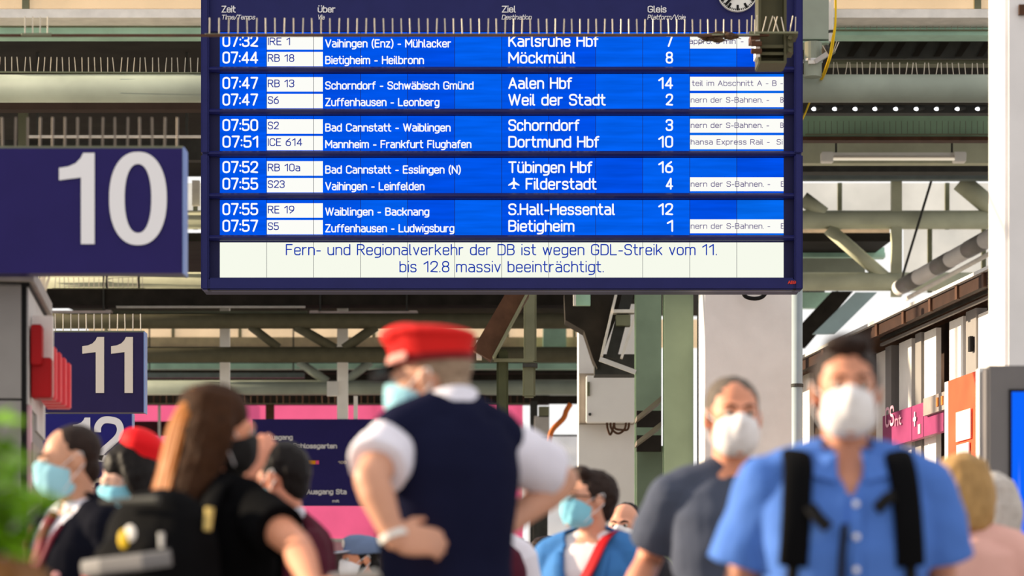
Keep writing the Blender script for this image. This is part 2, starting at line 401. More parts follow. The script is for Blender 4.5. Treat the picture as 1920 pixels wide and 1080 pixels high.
def quad(x0, x1, y0, y1, dep):
    return [(bx(x0), BD - dep, bz(y1)), (bx(x1), BD - dep, bz(y1)), (bx(x1), BD - dep, bz(y0)), (bx(x0), BD - dep, bz(y0))]
UX, UZ = (1, 0, 0), (0, 0, 1)
def bt(t, x0, x1, ytop, ybase, th, m, parent, shear=0, dep=.008):
    """letters on the board between picture columns x0..x1 and rows ytop..ybase (metres derived from them)"""
    return lettering('lettering', t, (0, BD, 0), UX, UZ, bx(x0), bx(x1), bz(ybase), (ybase - ytop) * ps, th * ps, dep, m, parent, shear)
DATA = [
 (('07:32', 'IRE 1', 544, 'Vaihingen (Enz) - Mühlacker', 846, 'Karlsruhe Hbf', 1123, '7', (('appro. 5 min. -', 1292, 1394),)),
  ('07:44', 'RB 18', 552, 'Bietigheim - Heilbronn', 795, 'Möckmühl', 1079, '8', ())),
 (('07:47', 'RB 13', 552, 'Schorndorf - Schwäbisch Gmünd', 888, 'Aalen Hbf', 1073, '14', (('teil im Abschnitt A - B -', 1297, 1468),)),
  ('07:47', 'S6', 523, 'Zuffenhausen - Leonberg', 824, 'Weil der Stadt', 1136, '2', (('nern der S-Bahnen. -', 1295, 1442), ('B', 1463, 1469)))),
 (('07:50', 'S2', 523, 'Bad Cannstatt - Waiblingen', 845, 'Schorndorf', 1087, '3', (('nern der S-Bahnen. -', 1295, 1442), ('B', 1463, 1469))),
  ('07:51', 'ICE 614', 567, 'Mannheim - Frankfurt Flughafen', 884, 'Dortmund Hbf', 1124, '10', (('hansa Express Rail -', 1295, 1443), ('Si', 1456, 1467)))),
 (('07:52', 'RB 10a', 563, 'Bad Cannstatt - Esslingen (N)', 864, 'Tübingen Hbf', 1111, '16', ()),
  ('07:55', 'S23', 534, 'Vaihingen - Leinfelden', 796, 'Filderstadt', 1119, '4', (('nern der S-Bahnen. -', 1295, 1444), ('E', 1464, 1469)))),
 (('07:55', 'RE 19', 552, 'Waiblingen - Backnang', 805, 'S.Hall-Hessental', 1153, '12', ()),
  ('07:57', 'S5', 523, 'Zuffenhausen - Ludwigsburg', 852, 'Bietigheim', 1077, '1', (('nern der S-Bahnen. -', 1295, 1444), ('E', 1464, 1469)))),
]
shade = [0, 0, 0, 0, 2, 1, 0, 2, 1, 1, 1, 0]
for r, t in enumerate(rows):
    mb = MB()
    for c in range(12):
        k = shade[c] if random.random() < .7 else random.choice((0, 1, 2))
        if c >= 10: k = (3, 1, 2)[(r + c) % 3]
        mb.add(quad(cells[c], cells[c + 1], t - .6, t + 65.6, .0), [(0, 1, 2, 3)], k)
    me = bpy.data.meshes.new('display_row'); me.from_pydata(mb.v, [], mb.f)
    for x in M_LCDS: me.materials.append(x)
    me.polygons.foreach_set('material_index', mb.mi)
    row = link_mesh('display_row', me, board)
    for ln in range(2):
        o = ln * 31.2; tm, tr, trx, via, vx, dest, dx, gl, tick = DATA[r][ln]
        MB().add(quad(500, 605.5, t + 5.6 + o * 1.01, t + 32.8 + o, .003), [(0, 1, 2, 3)]).obj('white_field', M_LW, row)
        if tick: MB().add(quad(1293.6, 1469.3, t + 5.0 + o * .985, t + 31 + o * .99, .003), [(0, 1, 2, 3)]).obj('white_field', M_LW, row)
        bt(tm, 417.2, 484.2, t + 5.4 + o, t + 28.2 + o, 3.3, M_TXTW, row)
        bt(tr, 502.3, trx, t + 10.4 + o, t + 25 + o, 1.8, M_TXTB, row)
        bt(via, 609.8, vx, t + 13.6 + o, t + 29.3 + o, 2.35, M_TXTW, row)
        bt(dest, 953 if dest != 'Filderstadt' else 985.5, dx, t + 6 + o, t + 28.2 + o, 3.2, M_TXTW, row)
        bt(gl, 1262 - {'7': 14, '1': 12}.get(gl, 14 if len(gl) == 1 else 28), 1262, t + 5.6 + o, t + 28.2 + o, 3.3, M_TXTW, row)
        for s, a, b in tick:
            bt(s, a, b, t + 12 + o, t + 22.6 + o, 1.35, M_TXTG, row)
    sm = MB()
    for c in range(1, 12):
        sm.add(quad(cells[c] - .45, cells[c] + .45, t - .6, t + 65.6, .006), [(0, 1, 2, 3)])
    sm.obj('seam', M_SEAM, row)
    if r == 3:   # aeroplane pictogram
        cx, cy, u = 963.5, t + 16 + 31.2, 1.0
        half = [(0, -11), (1.6, -9), (1.8, -3.5), (10.5, 2.6), (10.5, 4.8), (1.8, 2.2), (1.3, 7.2), (4.2, 9.6), (4.2, 11), (0, 10)]
        pts = [(cx + x, cy + y) for x, y in half] + [(cx - x, cy + y) for x, y in half[-2:0:-1]]
        MB().add([(bx(x), BD - .009, bz(y)) for x, y in pts], [tuple(range(len(pts)))]).obj('aeroplane_symbol', M_TXTW, row)
# message panel
me = MB().add(quad(412, 1469.5, 454.6, 520.4, 0), [(0, 1, 2, 3)]).mesh('message_display'); msg = link_mesh('message_display', me, board, M_LMSG)
bt('Fern- und Regionalverkehr der DB ist wegen GDL-Streik vom 11.', 536, 1344, 457.8, 479, 2.25, M_TXTB2, msg)
bt('bis 12.8 massiv beeinträchtigt.', 749, 1132, 489.6, 511, 2.25, M_TXTB2, msg)
sm = MB()
for c in range(1, 12): sm.add(quad(cells[c] - .4, cells[c] + .4, 454.6, 520.4, .006), [(0, 1, 2, 3)])
sm.obj('seam', M_SEAM, msg)
# header words
for a, x0, x1, b, y0, y1 in (('Zeit', 416, 442.5, 'Time/Temps', 480.5, 0), ('Über', 596, 629, 'Via', 610.5, 0), ('Ziel', 941, 967, 'Destination', 998.5, 0), ('Gleis', 1214, 1249.5, 'Platform/Voie', 1286.5, 0)):
    bt(a, x0, x1, 12, 25, 2.05, M_LET, board, 0, .025)
    bt(b, x0 - .5, y0 - 2, 29, 38, 1.35, M_LET, board, .2, .025)
bt('AEG', 1475, 1490, 529.5, 535.5, 1.3, mat('red_logo_paint', (224, 70, 50), .5, var=0), board, 0, .104)
# clock in the header
ck = MB(); c0 = B(1382, -13); R = 37.5 * ps
ck.tube([c0 + Vector((0, -.02, 0)), c0 + Vector((0, -.06, 0))], [R, R], 48)
clock = ck.obj('clock', M_WHITE, board)
tk = MB()
for i in range(60):
    a = 2 * PI * i / 60; big = i % 5 == 0
    r1, r0 = R * .95, R * (.68 if big else .86); dv = Vector((math.sin(a), 0, math.cos(a)))
    p = c0 + Vector((0, -.063, 0))
    tk.bar(p + dv * r0, p + dv * r1, .018 if big else .006, .004, (0, 1, 0))
tk.obj('dial_mark', M_BLACK, clock)
for ang, L, wd in ((231, .56, .026), (222, .9, .02)):
    a = math.radians(ang); dv = Vector((math.sin(a), 0, math.cos(a))); p = c0 + Vector((0, -.07, 0))
    MB().bar(p - dv * R * .15, p + dv * R * L, wd, .006, (0, 1, 0)).obj('clock_hand', M_BLACK, clock)
gd = T('roof_girder', 'steel girder above the frame carrying the departure board', 'girder', (0, BD + .36, 8.6))
MB().box(-9, 9, BD + .26, BD + .46, 8.66, 8.95).obj('girder_web', M_OLIVE, gd)
for x in (-9, 9): MB().box(x - .15, x + .15, BD + .21, BD + .51, 0, 8.66).obj('girder_post', M_OLIVE, gd)
# two hangers up to the roof
for x in (560, 1330):
    MB().box(bx(x) - .06, bx(x) + .06, BD + .3, BD + .42, bz(-68), 8.66).obj('hanger', M_OLIVE, board)

# ------------------------------------------------------------------ pigeon spikes
def spike_strip(label, a, b, n, L, r, lean, m=None, base=.012, dirs=None, group='pigeon spike strips', fan=0, wire=None):
    """a base strip from a to b and n thin upright wires standing on it"""
    a, b = Vector(a), Vector(b)
    t = T('pigeon_spike_strip', label, 'pigeon spikes', (a + b) / 2, group)
    MB().bar(a, b, .03, base).obj('base_strip', m or M_OLIVE, t)
    me0 = None
    for i in range(n):
        p = a.lerp(b, (i + .5) / n) + Vector((0, 0, base * .4))
        if me0 is None or fan:
            k = random.uniform(-fan, fan)
            mb = MB().tube([(0, 0, 0), (k * L, 0, L)], r, 5)
            me0 = bpy.data.meshes.new('spike'); me0.from_pydata(mb.v, [], mb.f); me0.materials.append(wire or M_WIRE)
        o = bpy.data.objects.new('spike', me0); COL.objects.link(o); o.parent = t; o.location = p - t.location
        o.rotation_euler = (random.uniform(-lean, lean), random.uniform(-lean, lean), random.uniform(0, .5) if not fan else 0)
    return t
# thin bar with spikes in front of the board
a, b = W(-40, 66.5, 16.2), W(1440, 66.5, 19)
br = MB().bar(a, b, .03, .012).obj('support_rail', M_BROWN); tag(br, 'thin dark rail crossing in front of the top of the departure board', 'rail')
spike_strip('blunt weathered pigeon spikes on the thin rail crossing the departure board', W(384, 65.5, 17), W(1422, 65.5, 18.95), 65, .098, .0042, .035)
spike_strip('few pale pigeon spikes on the rail above the platform 10 sign', W(40, 65, 16.3), W(96, 65, 16.35), 4, .1, .004, .04)
# hanging green post with flanges in front of the clock
hp = T('hanging_post', 'short dark green hanging steel post with bolted flanges in front of the clock', 'post', W(1449, 118, 19))
hp_d = 19
M_HP = mat('dark_olive_post_paint', (82, 80, 60), .55, scale=3)
for x0, x1, dep, o in ((1422, 1427, .26, -.0), (1427, 1470, .02, .11), (1470, 1475, .26, 0)):
    a, b = W(x0, 110, hp_d), W(x1, 110, hp_d)
    MB().box(a.x, b.x, hp_d + o, hp_d + o + dep, W(0, 118, hp_d).z, 8.3).obj('web' if o else 'flange', M_HP, hp)
for y0, y1 in ((84, 90), (98, 103)): pxbox('stiffener', 1426, 1472, y0, y1, hp_d + .02, .2, M_HP, hp)
pxbox('end_plate', 1424, 1473, 114, 118.5, hp_d - .02, .28, M_HP, hp)
pxbox('clamp_plate', 1408, 1424, 62, 74, hp_d - .03, .2, M_BROWN, hp); pxbox('clamp_plate', 1417, 1425, 74, 106, hp_d - .02, .16, M_LEDGE, hp)
pxbox('clamp_plate', 1474, 1496, 62, 68, hp_d - .02, .18, M_HP, hp); pxbox('clamp_plate', 1476, 1487, 68, 100, hp_d, .14, M_HP, hp)
for y in (72, 86, 96):
    p = W(1481, y, hp_d - .02); MB().tube([p, p + Vector((0, -.03, 0))], .014, 8).obj('bolt', M_HP, hp)
for x, y in ((1414, 82), (1414, 96)):
    p = W(x, y, hp_d - .03); MB().tube([p + Vector((.05, 0, 0)), p + Vector((-.02, 0, 0))], .018, 8).obj('bolt', M_BROWN, hp)
sp2 = spike_strip('few bent pigeon spikes on the clamp plates of the hanging green post', W(1404, 61.5, 18.95), W(1496, 61.5, 18.95), 9, .11, .0042, .3)
# clump of old nest material on the rail
nb = MB()
for i in range(26):
    x = random.uniform(1316, 1380); y = 68 + random.uniform(-5, 8) * (1 - abs(x - 1345) / 45)
    p = W(x, y, 18.82 + random.uniform(-.05, .05)); nb.ell(p, (random.uniform(.02, .05), random.uniform(.02, .04), random.uniform(.012, .026)), 8)
for i in range(20):
    x = random.uniform(1312, 1372); p = W(x, 69 + random.uniform(-6, 8), 18.8); q = p + Vector((random.uniform(-.09, .09), random.uniform(-.03, .03), random.uniform(-.02, .02)))
    nb.tube([p, q], .003, 5)
tag(nb.obj('bird_nest', mat('dry_twigs', (72, 56, 44), .9, scale=30, var=.4)), 'dark clump of old nest twigs caught on the rail beside the hanging post', 'nest')

# ------------------------------------------------------------------ platform number signs
M_WIRED = mat('dark_wire', (118, 108, 98), .5, metal=.3, var=.1)  # spike wire in a darker tone
def poly_text(parent, shapes, d, m, name='numeral'):
    """number outlines given as picture points, standing as thin plates on a sign front at distance d"""
    mb = MB()
    for pts in shapes:
        n = len(pts); v = []
        for dy in (0, .006): v += [W(x, y, d) + Vector((0, -dy, 0)) for x, y in pts]
        mb.add(v, [tuple(range(n, 2 * n))])
    return link_mesh(name, mb_me(mb, name), parent, m)
def mb_me(mb, name):
    me = bpy.data.meshes.new(name); me.from_pydata(mb.v, [], mb.f); return me
def dig1(x, y, h):
    """numeral 1 with a flag; x = left edge of flag, y = top, h = height"""
    p = [(.39, 0), (.39, 1), (.24, 1), (.24, .27), (.0, .30), (.0, .165)]
    fl = [(.1, .15), (.18, .115), (.235, .06), (.265, 0)]
    return [(x + a * h, y + b * h) for a, b in p + fl]
def strip(path, wd):
    out = []
    for s in (1, -1):
        side = []
        for i, (x, y) in enumerate(path):
            a = Vector(path[max(i - 1, 0)]); b = Vector(path[min(i + 1, len(path) - 1)]); t = (b - a).normalized()
            side.append((x - t.y * wd[i] / 2 * s, y + t.x * wd[i] / 2 * s))
        out.append(side)
    return [[out[0][i], out[0][i + 1], out[1][i + 1], out[1][i]] for i in range(len(path) - 1)]
def dig0(x0, x1, y0, y1, tx, ty):
    cx, cy = (x0 + x1) / 2, (y0 + y1) / 2; res = []
    def e(rx, ry, k, p): 
        a = 2 * PI * k / 64; g = lambda v: abs(v) ** (2 / p) * (1 if v >= 0 else -1)
        return (cx + rx * g(math.cos(a)), cy + ry * g(math.sin(a)))
    for k in range(64):
        o0, o1 = e((x1 - x0) / 2, (y1 - y0) / 2, k, 2.25), e((x1 - x0) / 2, (y1 - y0) / 2, k + 1, 2.25)
        i0, i1 = e((x1 - x0) / 2 - tx, (y1 - y0) / 2 - ty, k, 2.25), e((x1 - x0) / 2 - tx, (y1 - y0) / 2 - ty, k + 1, 2.25)
        res.append([o0, o1, i1, i0])
    return res
def sm2(pts, sub=6): return [(v.x, v.y) for v in smoothpath([(a, b, 0) for a, b in pts], sub)]
def dig2(x, y, w_, h, th):
    p = sm2([(x + .06 * w_, y + .34 * h), (x + .08 * w_, y + .2 * h), (x + .25 * w_, y + .08 * h), (x + .52 * w_, y + .065 * h), (x + .8 * w_, y + .12 * h), (x + .9 * w_, y + .28 * h), (x + .8 * w_, y + .45 * h), (x + .5 * w_, y + .63 * h), (x + .22 * w_, y + .78 * h), (x + .1 * w_, y + .95 * h)])
    return strip(p, [th] * len(p)) + [[(x, y + h - th * .95), (x + w_, y + h - th * .95), (x + w_, y + h), (x, y + h)]]
def dig3(x, y, w_, h, th):
    p = sm2([(x + .08 * w_, y + .28 * h), (x + .2 * w_, y + .1 * h), (x + .5 * w_, y + .06 * h), (x + .82 * w_, y + .15 * h), (x + .84 * w_, y + .32 * h), (x + .66 * w_, y + .45 * h), (x + .4 * w_, y + .48 * h)])
    q = sm2([(x + .4 * w_, y + .48 * h), (x + .75 * w_, y + .52 * h), (x + .92 * w_, y + .7 * h), (x + .8 * w_, y + .88 * h), (x + .5 * w_, y + .95 * h), (x + .18 * w_, y + .88 * h), (x + .06 * w_, y + .7 * h)])
    return strip(p, [th] * len(p)) + strip(q, [th] * len(q))
M_EDGE = mat('pale_blue_sign_edge', (126, 146, 196), .4, var=.05)
M_SIGN12 = mat('blue_violet_sign_panel', (34, 32, 112), .4, var=.05)
def psign(label, d, xr, y0, y1, wid, shapes, m, mp, spikes=None):
    a, b = W(xr, y1, d), W(xr, y0, d)
    s = T('platform_sign', label, 'platform sign', (b.x - wid / 2, d, a.z), 'hanging platform number signs')
    MB().box(b.x - wid, b.x, d, d + .13, a.z, b.z).obj('sign_panel', mp, s)
    MB().box(b.x - .004, b.x + .006, d - .004, d + .135, a.z - .004, b.z + .004).obj('edge_trim', M_EDGE, s)
    poly_text(s, shapes, d - .002, m)
    MB().box(b.x - wid - .02, b.x - wid + .1, d + .02, d + .12, a.z - .3, 8.3).obj('hanger', M_OLIVE, s)
    return s
d10 = 13.7
psign('large navy platform sign reading 10 with white numerals', d10, 344, 278, 512, 1.5, [dig1(111, 287, 171)] + dig0(205, 313, 285, 460, 29, 23), M_LET, M_SIGN)
spike_strip('blurred tall pigeon spikes along the top of the platform 10 sign', W(-30, 277, d10 + .06), W(344, 277, d10 + .06), 16, .142, .006, .02, wire=M_WIRED)
d11 = 21.3
psign('navy platform sign reading 11 with cream numerals', d11, 270.5, 623, 773, 1.5, [dig1(154.5, 632, 105), dig1(208.5, 632, 105)], M_LETW, mat('dark_navy_sign_panel', (38, 30, 72), .4, var=.05))
spike_strip('thin straight pigeon spikes along the top of the platform 11 sign', W(82, 622, d11 + .06), W(271, 622, d11 + .06), 13, .13, .0045, .02)
d12 = 27.8
psign('blue platform sign reading 12 with white numerals', d12, 248, 776, 895, 1.5, [dig1(137, 783, 83)] + dig2(180, 782, 51, 84, 13), M_LET, M_SIGN12)
spike_strip('row of pigeon spikes on the platform 12 sign just below the platform 11 sign', W(90, 775.6, d12 + .06), W(248, 775.6, d12 + .06), 16, .01, .006, .05)
d13 = 37.8
psign('dark navy platform sign with a numeral 3 showing behind the suited man', d13, 219.5, 891, 976, 1.3, [dig1(135, 897, 60)] + dig3(168, 896, 37, 61, 10), M_LETW, mat('dark_navy_sign_panel', (38, 30, 72)))

# ------------------------------------------------------------------ roof trusses and beams
def tubeobj(name, a, b, r, m, parent=None, n=20): return MB().tube([a, b], r, n).obj(name, m, parent, smooth=False)
def truss(label, d, zt, zb, r, x0, x1, posts, diags, m, mtop=None):
    t = T('roof_truss', label, 'roof truss', ((x0 + x1) / 2, d, zb - r), 'tubular roof trusses')
    for z, mm in ((zb, m), (zt, mtop or m)):
        if z is None: continue
        o = MB().tube([(x0, d, z), (x1, d, z)], r, 28).obj('chord', mm, t, smooth=True)
    for (xa, xb, za, zb_, wd) in posts: MB().box(xa, xb, d - wd / 2, d + wd / 2, za, zb_).obj('post', m, t)
    for a, b, rr in diags: MB().tube([a, b], rr, 14).obj('diagonal', m, t, smooth=True)
    return t
X = lambda px, d: (px - 960) * d / F
Z = lambda py, d: CH + (HOR - py) * d / F
# first truss: thick lower chord above the board
t1 = truss('near tubular roof truss with a thick grey-green chord behind the board', 30, 8.25, Z(166, 30), .146, -8.8, 10.4,
           [(X(1496, 30), X(1554, 30), Z(79, 30), 8.4, .3)], [], M_TUBE)
g = t1; p = W(1524, 80, 29.72)
MB().tube([p, p - Vector((0, 0, .36))], .094, 20).obj('stub', M_TUBE, t1)
MB().tube([p - Vector((0, 0, .18)), p - Vector((0, 0, .205))], .104, 20).obj('strap', M_CHROME, t1)
pxbox('strap_buckle', 1516, 1529, 113, 119, 29.6, .04, M_WHITE, t1)
pxbox('flange', 1494, 1556, 77, 80, 29.8, .34, M_GREEN, t1)
MB().bar(W(1529, 116, 29.6), W(1552, 101, 29.55), .03, .05).obj('bracket', M_CHROME, t1)
MB().ell(W(1549, 96, 29.6), (.05, .05, .07), 10).obj('bracket_knuckle', M_DKSTEEL, t1)
cd = MB().tube([W(1558.5, -30, 29.5), W(1558.5, 78, 29.5)], .026, 10).obj('conduit', M_WHITE); tag(cd, 'white vertical conduit pipe beside the green truss post, right of the board', 'conduit')
MB().tube([W(1558.5, 57, 29.5), W(1558.5, 62, 29.5)], .03, 10).obj('ring', M_DKSTEEL, cd)
yc = MB()
for o in (0, 3.2):
    yc.tube(smoothpath([W(1566 + o * .3, -20, 29.42), W(1566 + o * .3, 40, 29.42), W(1560 + o, 75, 29.42), W(1556 + o, 100, 29.42), W(1551 + o, 118, 29.46), W(1541 + o, 144, 29.75), W(1530, 165, 30.32), W(1518, 192, 30.32), W(1510, 212, 30.2), W(1497, 240, 30)]), .009, 7)
tag(yc.obj('yellow_cable', M_YEL, smooth=True), 'twisted yellow cable hanging beside the white conduit', 'cable')
spike_strip('pale pigeon spikes on the upper bracket beside the yellow cable', W(1553, 108, 29.5), W(1566, 98, 29.5), 4, .14, .005, .5)
spike_strip('pigeon spikes standing on the thick chord, left of the board', W(-20, 135, 30), W(376, 137, 30), 33, .156, .0045, .02, fan=.1)
spike_strip('bent pigeon spikes standing on the thick chord, right of the board', W(1556, 144, 30), W(1862, 146, 30), 27, .15, .005, .02, fan=.16)
# eaves beam of the first bay with pale ledge
def beam(label, y0, y1, d, depth, m, x0=-20, x1=1860, name='steel_beam', cat='beam'):
    a, b = W(x0, y1, d), W(x1, y0, d)
    o = MB().box(a.x, b.x, d, d + depth, a.z, b.z).obj(name, m); return tag(o, label, cat)
def ibeam(label, y0, ym, y1, d, depth, m, x0=-20, x1=1900):
    t = T('eaves_beam', label, 'beam', W((x0 + x1) / 2, y1, d))
    a, b = W(x0, ym, d), W(x1, y0, d); MB().box(a.x, b.x, d + .1, d + depth, a.z, b.z).obj('web', m, t)
    a, b = W(x0, y1, d), W(x1, ym, d); MB().box(a.x, b.x, d, d + depth, a.z, b.z).obj('flange', m, t)
    return t
ibeam('mint green eaves beam under the cream glazing at the very top', 33, 52, 66, 30.55, .3, M_GREEN2, -20, 1880)
beam('off-white gutter ledge below the cream glazing at the very top', 17, 33, 30.1, .5, M_LEDGE, -20, 1880, 'gutter_ledge', 'ledge')
spike_strip('fine pigeon spikes over the white ledge, top corner left of the board', W(-20, 49, 30.5), W(376, 49, 30.5), 35, .16, .0028, .02)
spike_strip('fine pigeon spikes over the mint green beam, top corner right of the board', W(1568, 57, 30.5), W(1860, 57, 30.5), 25, .11, .0032, .03)
# slatted soffit vents at right
t = T('slatted_soffit', 'grey soffit with slanted dark slots under the mint green beam', 'soffit panel', W(1710, 108, 31.5))
pxbox('backing_panel', 1556, 1880, 78, 110, 31.4, .06, M_DKSTEEL, t)
for i in range(8):
    x = 1600 + i * 40.5 - 18; q = [(x + 6, 106), (x + 18, 106), (x + 36, 79), (x + 22, 79)]
    mb = MB(); mb.add([W(a, b, 31.38) for a, b in q] + [W(a, b, 31.41) for a, b in q], [(0, 1, 2, 3), (7, 6, 5, 4), (0, 4, 5, 1), (1, 5, 6, 2), (2, 6, 7, 3), (3, 7, 4, 0)]); mb.obj('slot', M_DARK, t)
beam('olive purlin just above the bent pigeon spikes, right of the board', 110, 120, 31.6, .2, M_OLIVE, 1556, 1880)
# purlins under the first bay soffit, right of the board
beam('dark purlin carrying the row of glowing sun glints', 197, 212, 33.5, .18, M_DKSTEEL, 1500, 1870)
beam('dull green purlin with faint spikes below the glowing sun glints', 212, 257, 35, .2, mat('dull_green_paint', (158, 190, 160), .6, scale=3), 1500, 1870)
spike_strip('faint pigeon spikes in front of the dull green purlin', W(1510, 252, 34.9), W(1860, 252, 34.9), 32, .16, .003, .02, wire=M_WIRED)
beam('rusty dark purlin edge below the dull green purlin', 256, 263, 34.95, .2, M_BROWN, 1500, 1870)
beam('olive purlin behind the fluorescent batten, right of the board', 263, 306, 38.5, .2, M_OLIVE2, 1500, 1870)
beam('grey perforated cable tray below the fluorescent batten', 306, 322, 40, .3, M_DKSTEEL, 1500, 1870, 'cable_tray', 'cable tray')
beam('blue-grey transom along the top of the bright glazing', 318, 336, 44.2, .2, mat('blue_grey_steel', (112, 122, 122), .5), 1500, 1870)
M_GLINT = screen('glowing_glint', (245, 248, 255), 2.2)  # sunlight glints on the purlin, made as small glowing parts
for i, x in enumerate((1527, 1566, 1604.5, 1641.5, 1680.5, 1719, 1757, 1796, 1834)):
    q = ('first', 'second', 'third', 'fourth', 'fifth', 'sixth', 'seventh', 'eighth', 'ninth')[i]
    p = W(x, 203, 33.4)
    o = T('sun_glint', q + ' glowing sun glint from the board along the dark purlin', 'sun glint', p - Vector((0, 0, .05)), 'glowing sun glints on the purlin')
    MB().tube([p + Vector((.09, .06, .02)), p + Vector((0, 0, 0))], [.022, .036], 10).obj('glint_backing', M_DKSTEEL, o)
    MB().ell(p + Vector((-.006, -.01, -.01)), (.032, .014, .022), 10).obj('glint_glow', M_GLINT, o)
M_BAT = mat('bright_white_enamel', (250, 246, 240), .4, var=.03)
def batten(label, x0, x1, y0, y1, d, m=None, lit=None):
    m = m or M_BAT
    t = T('fluorescent_batten', label, 'light fitting', W((x0 + x1) / 2, y1, d), 'fluorescent battens under the roof')
    h = y1 - y0
    pxbox('tray', x0, x1, y0 + h * .1, y0 + h * .55, d + .03, .1, m, t)
    for a, b in ((x0, x0 + (x1 - x0) * .085), (x1 - (x1 - x0) * .085, x1)): pxbox('end_cap', a, b, y0, y1, d - .02, .17, m, t, .01)
    for k in (.55, .78):
        a, b = W(x0 + 14, y0 + h * k, d), W(x1 - 14, y0 + h * k, d); MB().tube([a, b], .016, 10).obj('lamp_tube', (lit if lit and k > .6 else mat('unlit_tube', (236, 226, 214), .3, var=0)), t)
    for k in (.1, .9):
        xx = x0 + (x1 - x0) * k; q = W(xx, y0 + 2, d + .07); MB().box(q.x - .012, q.x + .012, d + .06, d + .085, q.z, 8.3).obj('hanger', M_DKSTEEL, t)
    return t
batten('white fluorescent batten above the bright glazing, right of the board', 1540.5, 1812, 284, 303, 38, None, screen('lit_tube', (255, 240, 214), .8))
# left side below the chord
beam('brownish purlin just under the thick chord, left of the board', 188, 205, 31, .2, mat('dull_brown', (62, 48, 42), .7), -20, 380)  # plain dark brown tone
beam('thin pale conduit rail behind the spikes of the platform 10 sign', 253.5, 258, 33, .04, M_LEDGE, 52, 380, 'conduit_rail', 'conduit')
beam('dim grey purlin behind the platform 10 sign', 262, 300, 38, .2, M_DKSTEEL, -20, 378)
beam('pale glazing post between the platform 10 sign and the board', 338, 385, 45.3, .1, M_LEDGE, 360, 374, 'glazing_post', 'post')
# second truss
d2 = 45
truss('second tubular roof truss below the bright glazing', d2, Z(412, d2), Z(528, d2), .146, -9, X(1856, d2),
      [(X(1671, d2), X(1690, d2), Z(556, d2), Z(335, d2), .16)],
      [(W(1553, 428, d2), W(1664, 525, d2), .105), (W(1505, 372, d2), W(1545, 402, d2), .12), (W(1800, 340, d2), W(1862, 392, d2), .16)], M_OLIVE2)
rod = MB().tube([W(1746, 340, 44.8), W(1690, 525, 44.8)], .02, 8).obj('tie_rod', M_DKSTEEL); tag(rod, 'thin slanted tie rod across the bright glazing', 'rod')
pp = MB().tube([W(1686, 540, 44.5), W(1866, 440, 40)], .12, 18).obj('roof_pipe', M_PLASTER, smooth=True); tag(pp, 'thick pale pipe slanting up towards the plaster column', 'pipe')
for k, k2 in ((.05, .22), (.42, .56), (.74, .9)):
    p = W(1686, 540, 44.5).lerp(W(1866, 440, 40), k); q = W(1686, 540, 44.5).lerp(W(1866, 440, 40), k2); MB().tube([p, q], .126, 18).obj('shade_band', M_GREY, pp, smooth=True)  # grey bands paint the shade between sun stripes on the pipe
pq = MB().tube([W(1700, 560, 44.3), W(1866, 470, 40)], .035, 8).obj('roof_conduit', M_LEDGE, smooth=True); tag(pq, 'thin conduit under the thick slanting pipe', 'conduit')
# things seen under the second truss, right
ibeam('mint green eaves beam between the two chords, right of the board', 462, 474, 482, 48.4, .3, M_GREEN2, 1500, 1660)
beam('cream panel between the two chords, right of the board', 428, 448, 49, .1, mat('cream_panel', (214, 186, 150), .7), 1500, 1668, 'cream_panel', 'panel')
beam('white gutter ledge between the two chords, right of the board', 446, 460, 48.6, .2, M_LEDGE, 1500, 1645, 'gutter_ledge', 'ledge')
beam('pale green chord seen between the two chords, right of the board', 484, 512, 48, .2, M_TUBE, 1500, 1622)
beam('green panel hanging under the second truss beside the board', 548, 577, 52, .2, M_GREEN2, 1500, 1558, 'hanging_sheet', 'sheet')
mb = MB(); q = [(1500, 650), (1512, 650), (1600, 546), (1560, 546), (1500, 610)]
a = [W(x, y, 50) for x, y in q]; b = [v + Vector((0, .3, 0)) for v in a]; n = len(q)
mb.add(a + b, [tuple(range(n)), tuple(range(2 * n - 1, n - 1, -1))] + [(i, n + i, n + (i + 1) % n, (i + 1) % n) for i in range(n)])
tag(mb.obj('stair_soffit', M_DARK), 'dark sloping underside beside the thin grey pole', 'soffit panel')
mb = MB(); q = [(1524, 626), (1566, 626), (1645, 548), (1604, 548)]
a = [W(x, y, 48) for x, y in q]; b = [v + Vector((0, .12, 0)) for v in a]; n = 4
mb.add(a + b, [tuple(range(n)), tuple(range(2 * n - 1, n - 1, -1))] + [(i, n + i, n + (i + 1) % n, (i + 1) % n) for i in range(n)])
tag(mb.obj('roof_sheet', mat('pale_blue_sheet', (176, 202, 212), .5, var=.05)), 'pale blue sloping roof sheet under the second truss', 'roof sheet')
# left: front of the second bay, box beam with lamps
beam('black box beam above the fluorescent battens, below the board', 541, 572, 43.6, .4, M_DARK, -20, 1196)
spike_strip('golden pigeon spikes under the platform 10 sign', W(98, 541, 43.5), W(272, 541, 43.5), 19, .17, .006, .03, fan=.1)
beam('thin pale conduit below the black box beam', 571, 577, 43.7, .06, M_LEDGE, 218, 572, 'conduit_rail', 'conduit')
beam('thin green-grey conduit below the black box beam', 583, 588, 43.9, .06, M_OLIVE, 180, 576, 'conduit_rail', 'conduit')
beam('dark grey cable tray above the glimpsed pale glazing', 588, 603, 43.85, .3, M_DKSTEEL, -20, 1190, 'cable_tray', 'cable tray')
beam('black beam right above the pale glazing, below the board', 602, 614, 43.78, .06, M_DARK, -20, 1190)
batten('pinkish fluorescent batten below the middle of the board', 580, 783, 582, 597, 43.5, mat('rosy_white_paint', (214, 196, 190), .5))
batten('pale fluorescent batten above the platform 11 sign', 60, 209, 581, 595, 43.5, mat('rosy_white_paint', (214, 196, 190), .5))
